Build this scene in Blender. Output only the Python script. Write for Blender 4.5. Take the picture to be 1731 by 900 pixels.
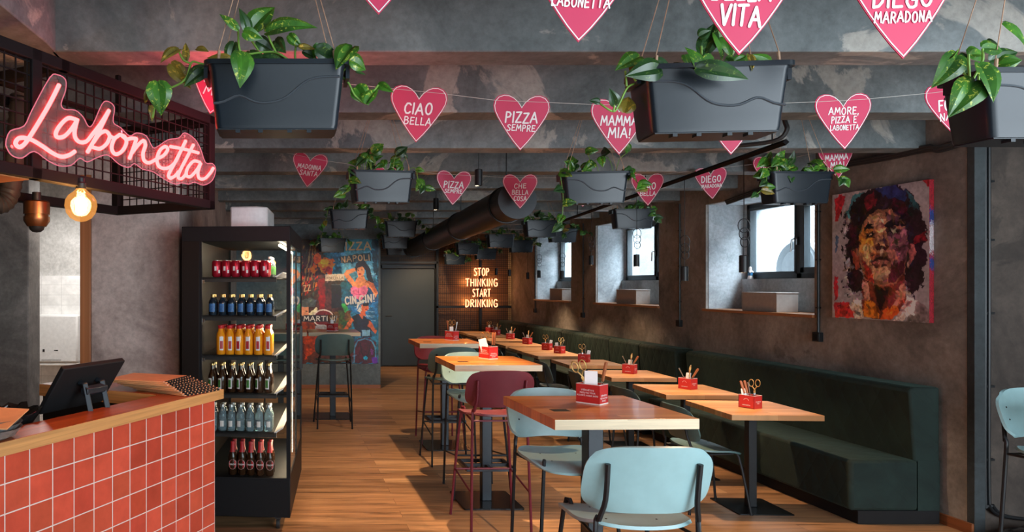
import bpy, bmesh, math, random
import numpy as np
from mathutils import Vector, Matrix, noise as mnoise

S = bpy.context.scene
for o in list(bpy.data.objects):
    bpy.data.objects.remove(o)
COL = S.collection
R = math.radians
PI = math.pi

# ------------------------------------------------------------------ camera
F, PX, HY, CH = 1180.0, 480.0, 482.0, 1.7        # focal length and principal point in photo pixels (1731 x 900)
cd = bpy.data.cameras.new('camera'); cam = bpy.data.objects.new('camera', cd); COL.objects.link(cam)
cam.location = (0, 0, CH); cam.rotation_euler = (R(90), 0, 0)
cd.sensor_width = 36; cd.lens = 36 * F / 1731
cd.shift_x = (865.5 - PX) / 1731; cd.shift_y = (HY - 450) / 1731
cd.clip_start = 0.05
S.camera = cam

def at(px, py, Y):
    """world point at depth Y seen at photo pixel px, py"""
    return Vector(((px - PX) * Y / F, Y, CH + (HY - py) * Y / F))

# ------------------------------------------------------------------ view, world, large lights
S.view_settings.view_transform = 'Standard'
S.view_settings.look = 'None'
S.view_settings.exposure = 0.0
S.view_settings.gamma = 1.0
S.view_settings.use_curve_mapping = False
S.cycles.use_denoising = True
S.cycles.max_bounces = 8
S.cycles.transparent_max_bounces = 24
S.cycles.sample_clamp_indirect = 4.0
S.cycles.caustics_reflective = False
S.cycles.caustics_refractive = False

W = bpy.data.worlds.new('overcast'); S.world = W; W.use_nodes = True
W.node_tree.nodes['Background'].inputs[0].default_value = (0.80, 0.92, 1.0, 1)
W.node_tree.nodes['Background'].inputs[1].default_value = 3.2

def area(name, loc, rot, sx, sy, power, col):
    l = bpy.data.lights.new(name, 'AREA'); l.shape = 'RECTANGLE'; l.size = sx; l.size_y = sy
    l.energy = power; l.color = col
    o = bpy.data.objects.new(name, l); o.location = loc; o.rotation_euler = rot; COL.objects.link(o)
    return o
def point(name, loc, power, col, rad=0.02, parent=None):
    l = bpy.data.lights.new(name, 'POINT'); l.energy = power; l.color = col; l.shadow_soft_size = rad
    o = bpy.data.objects.new(name, l); o.location = loc; COL.objects.link(o); o.parent = parent
    return o
def spot(name, loc, target, power, col, ang=60, blend=0.6, rad=0.03, parent=None):
    l = bpy.data.lights.new(name, 'SPOT'); l.energy = power; l.color = col; l.spot_size = R(ang); l.spot_blend = blend
    l.shadow_soft_size = rad
    o = bpy.data.objects.new(name, l); o.location = loc
    d = Vector(target) - Vector(loc)
    o.rotation_euler = d.to_track_quat('-Z', 'Y').to_euler(); COL.objects.link(o); o.parent = parent
    return o

DAY = (0.80, 0.91, 1.0); WARM = (1.0, 0.64, 0.36)
area('daylight_shopfront', (4.2, -1.15, 1.75), (R(86), 0, R(12)), 3.8, 2.3, 280, DAY)
for y, p in ((6.97, 420), (9.64, 360), (12.2, 300)):
    area('daylight_over_pavement', (6.15, y - 0.9, 3.9), (R(36), 0, R(62)), 1.3, 1.3, p, DAY)
area('kitchen_ceiling_light', (-1.7, 6.0, 2.55), (0, 0, 0), 0.9, 0.7, 44, (1.0, 0.97, 0.93))

# ------------------------------------------------------------------ materials
def nt(name):
    m = bpy.data.materials.new(name); m.use_nodes = True
    return m, m.node_tree.nodes, m.node_tree.links, m.node_tree.nodes['Principled BSDF']
def rgb(h):
    h = h.lstrip('#'); c = [int(h[i:i + 2], 16) / 255 for i in (0, 2, 4)]
    return tuple(((v / 12.92) if v <= 0.04045 else ((v + 0.055) / 1.055) ** 2.4) for v in c)
def c4(c): return (c[0], c[1], c[2], 1)
def ramp(N, stops):
    r = N.new('ShaderNodeValToRGB'); e = r.color_ramp.elements
    e[0].position, e[0].color = stops[0][0], c4(stops[0][1]); e[1].position, e[1].color = stops[-1][0], c4(stops[-1][1])
    for p, c in stops[1:-1]:
        k = e.new(p); k.color = c4(c)
    return r
def noise(N, L, vec, scale, detail=6, rough=0.6, dist=0.0):
    n = N.new('ShaderNodeTexNoise'); n.inputs['Scale'].default_value = scale; n.inputs['Detail'].default_value = detail
    n.inputs['Roughness'].default_value = rough; n.inputs['Distortion'].default_value = dist
    if vec: L.new(vec, n.inputs['Vector'])
    return n
def coords(N, L, scale=(1, 1, 1), rot=(0, 0, 0), loc=(0, 0, 0)):
    t = N.new('ShaderNodeTexCoord'); mp = N.new('ShaderNodeMapping')
    mp.inputs['Scale'].default_value = scale; mp.inputs['Rotation'].default_value = rot; mp.inputs['Location'].default_value = loc
    L.new(t.outputs['Object'], mp.inputs['Vector'])
    return mp.outputs['Vector']
def bump(N, L, B, src, strength=0.2, dist=0.01):
    b = N.new('ShaderNodeBump'); b.inputs['Strength'].default_value = strength; b.inputs['Distance'].default_value = dist
    L.new(src, b.inputs['Height']); L.new(b.outputs['Normal'], B.inputs['Normal'])
def mix(N, L, fac, a, b, mode='MIX'):
    m = N.new('ShaderNodeMix'); m.data_type = 'RGBA'; m.blend_type = mode
    for sock, v in ((m.inputs['Factor'], fac), (m.inputs['A'], a), (m.inputs['B'], b)):
        pass
    ins = [m.inputs[0], m.inputs[6], m.inputs[7]]
    for s, v in zip(ins, (fac, a, b)):
        if hasattr(v, 'is_output'): L.new(v, s)
        elif isinstance(v, (int, float)): s.default_value = v
        else: s.default_value = c4(v)
    return m.outputs[2]

def plain(name, col, rough=0.5, metal=0.0, var=0.06, scale=30, bmp=0.0, spec=0.5, coat=0.0):
    m, N, L, B = nt(name)
    n = noise(N, L, coords(N, L), scale, 4)
    lo = tuple(max(0, c * (1 - var)) for c in col); hi = tuple(min(1, c * (1 + var)) for c in col)
    r = ramp(N, [(0.35, lo), (0.65, hi)]); L.new(n.outputs['Fac'], r.inputs['Fac'])
    L.new(r.outputs['Color'], B.inputs['Base Color'])
    B.inputs['Roughness'].default_value = rough; B.inputs['Metallic'].default_value = metal
    B.inputs['Specular IOR Level'].default_value = spec; B.inputs['Coat Weight'].default_value = coat
    if bmp: bump(N, L, B, n.outputs['Fac'], bmp, 0.003)
    return m
def concrete(name, dark, mid, light, scale=1.0, patch=None, rough=0.75, streak=(1, 1, 1), contrast=0.16):
    m, N, L, B = nt(name)
    v = coords(N, L, streak)
    n1 = noise(N, L, v, 1.3 * scale, 9, 0.66, 0.6)
    r1 = ramp(N, [(0.5 - contrast, dark), (0.5, mid), (0.5 + contrast, light)]); L.new(n1.outputs['Fac'], r1.inputs['Fac'])
    n2 = noise(N, L, v, 0.9 * scale, 7, 0.62, 1.2)
    r2 = ramp(N, [(0.56, (0, 0, 0)), (0.585, (1, 1, 1))]); L.new(n2.outputs['Fac'], r2.inputs['Fac'])
    pc = patch or light
    n4 = noise(N, L, v, 2.6 * scale, 5, 0.6, 0.3)
    mul = N.new('ShaderNodeMath'); mul.operation = 'MULTIPLY'; L.new(r2.outputs['Color'], mul.inputs[0]); L.new(n4.outputs['Fac'], mul.inputs[1])
    c = mix(N, L, mul.outputs[0], r1.outputs['Color'], pc)
    n3 = noise(N, L, v, 22 * scale, 8, 0.7)
    r3 = ramp(N, [(0.3, (0.72, 0.72, 0.72)), (0.7, (1.12, 1.12, 1.12))]); L.new(n3.outputs['Fac'], r3.inputs['Fac'])
    c = mix(N, L, 1.0, c, r3.outputs['Color'], 'MULTIPLY')
    L.new(c, B.inputs['Base Color']); B.inputs['Roughness'].default_value = rough
    bump(N, L, B, n3.outputs['Fac'], 0.25, 0.006)
    return m
def planks(name, cols, w, h, axis='XY', grain=(2.0, 45.0), rough=0.4, mortar=0.0015, mcol=(0.02, 0.012, 0.008), off=0.37, gvar=0.45, coat=0.0, bmp=0.15):
    """boards of length w and width h running along the first letter of axis"""
    m, N, L, B = nt(name)
    t = N.new('ShaderNodeTexCoord'); sp = N.new('ShaderNodeSeparateXYZ'); L.new(t.outputs['Object'], sp.inputs[0])
    cb = N.new('ShaderNodeCombineXYZ'); L.new(sp.outputs[axis[0]], cb.inputs[0]); L.new(sp.outputs[axis[1]], cb.inputs[1])
    b = N.new('ShaderNodeTexBrick'); b.offset = off; b.offset_frequency = 2
    b.inputs['Scale'].default_value = 1; b.inputs['Brick Width'].default_value = w; b.inputs['Row Height'].default_value = h
    b.inputs['Mortar Size'].default_value = mortar; b.inputs['Mortar Smooth'].default_value = 0.1
    b.inputs['Color1'].default_value = (0, 0, 0, 1); b.inputs['Color2'].default_value = (1, 1, 1, 1); b.inputs['Mortar'].default_value = (0.5, 0.5, 0.5, 1)
    L.new(cb.outputs[0], b.inputs['Vector'])
    rr = ramp(N, [(i / (len(cols) - 1), c) for i, c in enumerate(cols)]); L.new(b.outputs['Color'], rr.inputs['Fac'])
    mp = N.new('ShaderNodeMapping'); mp.inputs['Scale'].default_value = (grain[0], grain[1], 1); L.new(cb.outputs[0], mp.inputs['Vector'])
    add = N.new('ShaderNodeVectorMath'); add.operation = 'ADD'; L.new(mp.outputs[0], add.inputs[0])
    sc = N.new('ShaderNodeVectorMath'); sc.operation = 'SCALE'; sc.inputs['Scale'].default_value = 17.0
    L.new(b.outputs['Color'], sc.inputs[0]); L.new(sc.outputs[0], add.inputs[1])
    n = noise(N, L, add.outputs[0], 1.0, 7, 0.62, 0.7)
    r2 = ramp(N, [(0.28, (1 - gvar,) * 3), (0.5, (0.95,) * 3), (0.72, (1 + gvar * 0.5,) * 3)]); L.new(n.outputs['Fac'], r2.inputs['Fac'])
    c = mix(N, L, 1.0, rr.outputs['Color'], r2.outputs['Color'], 'MULTIPLY')
    c = mix(N, L, b.outputs['Fac'], c, mcol)
    L.new(c, B.inputs['Base Color']); B.inputs['Roughness'].default_value = rough; B.inputs['Coat Weight'].default_value = coat
    bump(N, L, B, n.outputs['Fac'], bmp, 0.002)
    return m
def tiles(name, cols, w, h, ox, oz, mcol, mortar, rough):
    m, N, L, B = nt(name)
    t = N.new('ShaderNodeTexCoord'); sp = N.new('ShaderNodeSeparateXYZ'); L.new(t.outputs['Object'], sp.inputs[0])
    cb = N.new('ShaderNodeCombineXYZ')
    for i, (a, o) in enumerate((('X', ox), ('Z', oz))):
        ad = N.new('ShaderNodeMath'); ad.operation = 'ADD'; ad.inputs[1].default_value = o
        L.new(sp.outputs[a], ad.inputs[0]); L.new(ad.outputs[0], cb.inputs[i])
    b = N.new('ShaderNodeTexBrick'); b.offset = 0; b.squash = 1
    b.inputs['Scale'].default_value = 1; b.inputs['Brick Width'].default_value = w; b.inputs['Row Height'].default_value = h
    b.inputs['Mortar Size'].default_value = mortar; b.inputs['Mortar Smooth'].default_value = 0.05
    b.inputs['Color1'].default_value = (0, 0, 0, 1); b.inputs['Color2'].default_value = (1, 1, 1, 1)
    L.new(cb.outputs[0], b.inputs['Vector'])
    rr = ramp(N, [(i / (len(cols) - 1), c) for i, c in enumerate(cols)]); L.new(b.outputs['Color'], rr.inputs['Fac'])
    n = noise(N, L, t.outputs['Object'], 14, 5, 0.6)
    r2 = ramp(N, [(0.3, (0.86,) * 3), (0.7, (1.12,) * 3)]); L.new(n.outputs['Fac'], r2.inputs['Fac'])
    c = mix(N, L, 1.0, rr.outputs['Color'], r2.outputs['Color'], 'MULTIPLY')
    c = mix(N, L, b.outputs['Fac'], c, mcol); L.new(c, B.inputs['Base Color'])
    B.inputs['Roughness'].default_value = rough
    inv = N.new('ShaderNodeMath'); inv.operation = 'SUBTRACT'; inv.inputs[0].default_value = 1; L.new(b.outputs['Fac'], inv.inputs[1])
    bump(N, L, B, inv.outputs[0], 0.4, 0.003)
    return m
def velvet(name, dark, light, diamond=0.17):
    m, N, L, B = nt(name)
    t = N.new('ShaderNodeTexCoord'); sp = N.new('ShaderNodeSeparateXYZ'); L.new(t.outputs['Object'], sp.inputs[0])
    def mth(op, a, b=None):
        k = N.new('ShaderNodeMath'); k.operation = op
        for s, v in zip(k.inputs, (a, b)):
            if v is None: continue
            if hasattr(v, 'is_output'): L.new(v, s)
            else: s.default_value = v
        return k.outputs[0]
    # diagonal stitch lines across length (Y) and the other two axes together
    xz = mth('ADD', sp.outputs['X'], sp.outputs['Z'])
    a = mth('ADD', sp.outputs['Y'], mth('MULTIPLY', xz, 0.62)); b = mth('SUBTRACT', sp.outputs['Y'], mth('MULTIPLY', xz, 0.62))
    d1 = mth('PINGPONG', a, diamond / 2); d2 = mth('PINGPONG', b, diamond / 2)
    mn = mth('MINIMUM', d1, d2)
    h = mth('POWER', mth('MULTIPLY', mn, 2 / diamond), 0.4)
    n = noise(N, L, t.outputs['Object'], 5, 6, 0.65, 0.5)
    r = ramp(N, [(0.3, dark), (0.7, light)]); L.new(n.outputs['Fac'], r.inputs['Fac'])
    L.new(r.outputs['Color'], B.inputs['Base Color'])
    B.inputs['Roughness'].default_value = 0.85; B.inputs['Sheen Weight'].default_value = 0.12
    B.inputs['Sheen Tint'].default_value = c4((0.25, 0.5, 0.42)); B.inputs['Sheen Roughness'].default_value = 0.4
    bump(N, L, B, h, 0.22, 0.02)
    return m
def emit(name, col, strength=1.0):
    m = bpy.data.materials.new(name); m.use_nodes = True; N = m.node_tree.nodes; L = m.node_tree.links
    N.clear(); e = N.new('ShaderNodeEmission'); o = N.new('ShaderNodeOutputMaterial')
    e.inputs[0].default_value = c4(col); e.inputs[1].default_value = strength; L.new(e.outputs[0], o.inputs[0])
    return m
def pane(name, tint=(0.95, 0.98, 1.0), refl=1.0, ior=1.45):
    m = bpy.data.materials.new(name); m.use_nodes = True; N = m.node_tree.nodes; L = m.node_tree.links
    N.clear(); t = N.new('ShaderNodeBsdfTransparent'); g = N.new('ShaderNodeBsdfGlossy'); lw = N.new('ShaderNodeLayerWeight'); lw.inputs[0].default_value = 0.5; pw = N.new('ShaderNodeMath'); pw.operation = 'POWER'; pw.inputs[1].default_value = 5.0; L.new(lw.outputs['Facing'], pw.inputs[0]); f = N.new('ShaderNodeMath'); f.operation = 'MULTIPLY_ADD'; f.inputs[1].default_value = 0.85; f.inputs[2].default_value = ((ior - 1) / (ior + 1)) ** 2; L.new(pw.outputs[0], f.inputs[0])
    x = N.new('ShaderNodeMixShader'); o = N.new('ShaderNodeOutputMaterial')
    t.inputs[0].default_value = c4(tint); g.inputs['Roughness'].default_value = 0.02
    g.inputs[0].default_value = c4((refl,) * 3)
    L.new(f.outputs[0], x.inputs[0]); L.new(t.outputs[0], x.inputs[1]); L.new(g.outputs[0], x.inputs[2]); L.new(x.outputs[0], o.inputs[0])
    return m
def clearglass(name, col, rough=0.05, trans=0.85):
    m, N, L, B = nt(name)
    n = noise(N, L, coords(N, L), 8, 2)
    r = ramp(N, [(0.3, tuple(c * 0.9 for c in col)), (0.7, col)]); L.new(n.outputs['Fac'], r.inputs['Fac']); L.new(r.outputs['Color'], B.inputs['Base Color'])
    B.inputs['Roughness'].default_value = rough; B.inputs['Transmission Weight'].default_value = trans; B.inputs['IOR'].default_value = 1.35
    return m
def leafmat(name, dark, light, spots, rough=0.35):
    m, N, L, B = nt(name)
    v = coords(N, L)
    n = noise(N, L, v, 9, 4, 0.6, 0.4); r = ramp(N, [(0.35, dark), (0.68, light)]); L.new(n.outputs['Fac'], r.inputs['Fac'])
    n2 = noise(N, L, v, 45, 5, 0.7, 1.5); r2 = ramp(N, [(0.57, (0, 0, 0)), (0.64, (1, 1, 1))]); L.new(n2.outputs['Fac'], r2.inputs['Fac'])
    c = mix(N, L, r2.outputs['Color'], r.outputs['Color'], spots); L.new(c, B.inputs['Base Color'])
    B.inputs['Roughness'].default_value = rough; B.inputs['Subsurface Weight'].default_value = 0.0
    B.inputs['Transmission Weight'].default_value = 0.0
    return m
def vcol(name, rough=0.6):
    m, N, L, B = nt(name)
    a = N.new('ShaderNodeVertexColor'); a.layer_name = 'paint'; L.new(a.outputs['Color'], B.inputs['Base Color'])
    n = noise(N, L, coords(N, L), 60, 5, 0.7); bump(N, L, B, n.outputs['Fac'], 0.3, 0.004)
    B.inputs['Roughness'].default_value = rough
    return m

M = {}
M['ceiling'] = concrete('beam_concrete', rgb('4a5254'), rgb('6f7779'), rgb('8f9697'), 1.1, rgb('c4beb4'), contrast=0.2)
M['wall_right'] = concrete('brown_plaster', rgb('5c5853'), rgb('88827c'), rgb('a9a29b'), 0.9, rgb('66605b'))
M['wall_left'] = concrete('grey_plaster', rgb('857a75'), rgb('b0a49d'), rgb('c8bdb6'), 1.1, rgb('a89c95'))
M['wall_dark'] = concrete('dark_grey_plaster', rgb('4a4a47'), rgb('6b6a66'), rgb('86847e'), 1.6, rgb('5a5955'))
M['wall_blue'] = concrete('blue_grey_plaster', rgb('4c5a60'), rgb('66757b'), rgb('7d8a8e'), 1.2)
M['niche'] = concrete('pale_reveal_plaster', rgb('858b8f'), rgb('a8b0b4'), rgb('c2c8cc'), 1.4)
M['floor'] = planks('floor_planks', [rgb('9a7250'), rgb('bd9168'), rgb('ad805a'), rgb('cba176')], 1.38, 0.15, 'XY', (1.5, 20), 0.40, 0.001, rgb('4a2c18'), gvar=0.72)
M['table'] = planks('oiled_staves', [rgb('b5642f'), rgb('d48544'), rgb('c07238'), rgb('e09a58')], 0.9, 0.055, 'XY', (3, 55), 0.32, 0.0004, rgb('6a3818'), coat=0.15, gvar=0.3)
M['oak'] = planks('low_table_staves', [rgb('b07a4a'), rgb('cf9a66'), rgb('bd8855'), rgb('dcab78')], 0.8, 0.05, 'XY', (3, 50), 0.38, 0.0004, rgb('7d5230'), gvar=0.28)
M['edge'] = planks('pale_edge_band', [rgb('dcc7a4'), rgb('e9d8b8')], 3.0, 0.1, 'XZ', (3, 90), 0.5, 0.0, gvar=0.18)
M['cherry'] = planks('bar_top_wood', [rgb('8a3f1c'), rgb('b05a2a'), rgb('9a4a20')], 1.6, 0.09, 'XY', (2, 40), 0.33, 0.0004, rgb('60290f'), gvar=0.4, coat=0.2)
M['oakedge'] = planks('bar_edge_oak', [rgb('b98449'), rgb('c8935a')], 4.0, 0.2, 'XZ', (2, 70), 0.5, 0.0, gvar=0.3)
M['boards'] = planks('back_wall_boards', [rgb('5a3c26'), rgb('7b5536'), rgb('6a482d'), rgb('8a623f')], 2.4, 0.19, 'XZ', (1.5, 20), 0.65, 0.004, gvar=0.5)
M['sill'] = planks('window_board_wood', [rgb('9a6238'), rgb('b0754a')], 4.0, 0.5, 'YX', (2, 40), 0.45, 0.0, gvar=0.3)
M['tile'] = tiles('red_square_tiles', [rgb('a8402f'), rgb('c04a39'), rgb('b84f38'), rgb('cd5440'), rgb('b1452f')], 0.1042, 0.101, 5.0016, 3.001, rgb('d8cdc8'), 0.0022, 0.28)
M['wtile'] = tiles('white_wall_tiles', [rgb('e6e6e4'), rgb('efefee')], 0.2, 0.1, 0, 0, rgb('c9c9c8'), 0.002, 0.25)
M['whiteplaster'] = concrete('pale_kitchen_plaster', rgb('a9a8a5'), rgb('c4c3c0'), rgb('d6d5d3'), 1.5)
M['velvet'] = velvet('green_quilted_velvet', (0.003, 0.011, 0.009), (0.009, 0.026, 0.021))
M['black'] = plain('black_metal', (0.010, 0.012, 0.014), 0.42, 0.0, 0.1, 40, spec=0.35)
M['cageblack'] = plain('cage_black_paint', (0.006, 0.006, 0.007), 0.75, spec=0.15)
M['strip'] = concrete('dark_corner_plaster', rgb('23292b'), rgb('32393c'), rgb('3f474a'), 1.2)
M['wall_shade'] = concrete('shaded_brown_plaster', rgb('322b27'), rgb('4a413b'), rgb('5e534b'), 0.9, rgb('282320'))  # dark brown plaster, darkened further in colour to stand for weaker light
M['coolerblack'] = plain('cooler_black', (0.006, 0.008, 0.010), 0.5, spec=0.2)
M['blackmatte'] = plain('matte_black', (0.008, 0.008, 0.009), 0.7, spec=0.3)
M['steelblack'] = plain('dark_steel', (0.02, 0.028, 0.036), 0.38, 0.3)
M['plate'] = plain('table_base_plate', (0.02, 0.022, 0.024), 0.25, 0.5)
M['anthracite'] = plain('anthracite_plastic', (0.008, 0.014, 0.021), 0.33, 0, 0.05, 60, 0.03, spec=0.35)
M['wave'] = plain('planter_wave_line', (0.055, 0.066, 0.078), 0.12, 0, 0.05)  # base lightened to stand for the glossy highlight along the embossed wave
M['blue'] = plain('pale_blue_shell', rgb('8fb2b6'), 0.38, 0, 0.05, 12)
M['teal'] = plain('shaded_blue_shell', rgb('4d6a6a'), 0.42, 0, 0.06, 12)  # the pale blue shell with shade put into its colour
M['darkteal'] = plain('dark_teal_shell', rgb('40504f'), 0.45, 0, 0.08, 12)
M['red'] = plain('wine_red_shell', rgb('6a2733'), 0.42, 0, 0.06, 12)
M['redmetal'] = plain('wine_red_metal', rgb('6b2230'), 0.4, 0.1)
M['heart'] = plain('pink_card', rgb('c7335a'), 0.55, 0, 0.03, 6)
M['white'] = plain('white_print', (0.85, 0.82, 0.82), 0.55, 0, 0.03)
M['cord'] = plain('string', (0.62, 0.60, 0.56), 0.8)
M['jute'] = plain('jute_cord', (0.42, 0.27, 0.18), 0.85, 0, 0.15, 80)
M['cardred'] = plain('red_card_box', rgb('bd2e2e'), 0.45, 0, 0.04)
M['paper'] = plain('white_paper', (0.82, 0.81, 0.79), 0.8, 0, 0.03)
M['kraft'] = plain('kraft_board', rgb('d69c6a'), 0.7, 0, 0.08, 12)
M['gold'] = plain('brass', (0.75, 0.48, 0.18), 0.28, 1.0)
M['steel'] = plain('polished_steel', (0.62, 0.62, 0.62), 0.22, 1.0)
M['handlewood'] = plain('knife_handle_wood', rgb('9a5a34'), 0.5, 0, 0.15, 60)
M['boxboard'] = plain('painted_box', rgb('a59b93'), 0.75, 0, 0.06)
M['frame'] = plain('window_frame', (0.045, 0.060, 0.068), 0.4)
M['pane'] = pane('window_glass')
M['coolerglass'] = pane('cooler_glass', (0.93, 0.96, 0.96), 1.0, 1.30)
M['acrylic'] = None
M['brownpanel'] = plain('cooler_side_panel', (0.008, 0.006, 0.005), 0.5, spec=0.2)
M['shelfmetal'] = plain('shelf_metal', (0.03, 0.03, 0.03), 0.4, 0.3)
M['rail'] = plain('price_rail', (0.80, 0.79, 0.76), 0.4)
M['can'] = plain('red_can', rgb('b81f35'), 0.25, 0.45, 0.05)
M['alu'] = plain('aluminium', (0.7, 0.7, 0.7), 0.3, 1.0)
M['navyglass'] = plain('dark_bottle_glass', (0.012, 0.022, 0.035), 0.08, 0, 0.1)
M['brownglass'] = plain('brown_bottle_glass', (0.035, 0.014, 0.006), 0.08, 0, 0.1)
M['juice'] = plain('orange_juice', rgb('f09a1c'), 0.12, 0, 0.05)
M['water'] = clearglass('water_bottle_glass', (0.55, 0.78, 0.88), 0.06, 0.75)
M['goldfoil'] = plain('gold_foil', (0.55, 0.36, 0.14), 0.35, 0.9, 0.3, 200)
M['bluelabel'] = plain('blue_label', rgb('3a6ea8'), 0.5, 0, 0.3, 60)
M['greenlabel'] = plain('green_label', rgb('4c8a45'), 0.5, 0, 0.3, 60)
M['redcap'] = plain('red_cap', rgb('c4242c'), 0.4)
M['redlabel'] = plain('red_label', rgb('b51f28'), 0.45)
M['leaf'] = leafmat('pothos_leaf', rgb('1f4a18'), rgb('4a8428'), rgb('b4c04a'))
M['leafdark'] = leafmat('dark_pothos_leaf', rgb('16301a'), rgb('2c5526'), rgb('5d7a35'))
M['leafold'] = leafmat('yellowing_pothos_leaf', rgb('4c4a1c'), rgb('8a7a30'), rgb('c09a3c'))
M['stem'] = plain('plant_stem', rgb('6f9a3c'), 0.5, 0, 0.2, 20)
M['stembrown'] = plain('woody_stem', rgb('8a4a22'), 0.6, 0, 0.2, 20)
M['soil'] = plain('potting_soil', (0.03, 0.02, 0.014), 0.95, 0, 0.3, 60)
M['rubber'] = plain('black_rubber', (0.02, 0.02, 0.02), 0.6)
M['copper'] = plain('copper_bronze_metal', (0.20, 0.085, 0.035), 0.32, 0.85)
M['bag'] = plain('black_plastic_film', (0.012, 0.012, 0.013), 0.2, 0, 0.1)
M['crock'] = plain('grey_stoneware', (0.16, 0.17, 0.175), 0.35, 0, 0.2, 90)
M['offwhite'] = plain('off_white_plastic', (0.72, 0.72, 0.71), 0.4)
M['skirt'] = planks('skirting_wood', [rgb('8a5230'), rgb('9c6038')], 2.0, 0.2, 'YZ', (2, 40), 0.5, 0.0)
M['door'] = plain('dark_door', (0.035, 0.050, 0.055), 0.5, 0, 0.05, 3)
M['duct'] = plain('black_spiral_duct', (0.012, 0.012, 0.012), 0.42, 0.0, spec=0.35)
M['ductcap'] = plain('duct_end_cap', (0.022, 0.030, 0.038), 0.5)
M['paint'] = vcol('painted_canvas', 0.45)
M['pave'] = concrete('pale_pavement', rgb('b0b2b3'), rgb('c8cacb'), rgb('d8dadb'), 1.0)
M['carwhite'] = plain('white_car_paint', (0.8, 0.82, 0.84), 0.25, 0, 0.02, 2, coat=0.5)
M['tyre'] = plain('tyre_rubber', (0.10, 0.115, 0.125), 0.8)
M['statwhite'] = plain('painted_plaster_white', (0.75, 0.70, 0.66), 0.5)
M['statblue'] = plain('painted_plaster_blue', rgb('2d6f9c'), 0.5)
M['skin'] = plain('painted_plaster_skin', rgb('d8a888'), 0.5)
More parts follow.
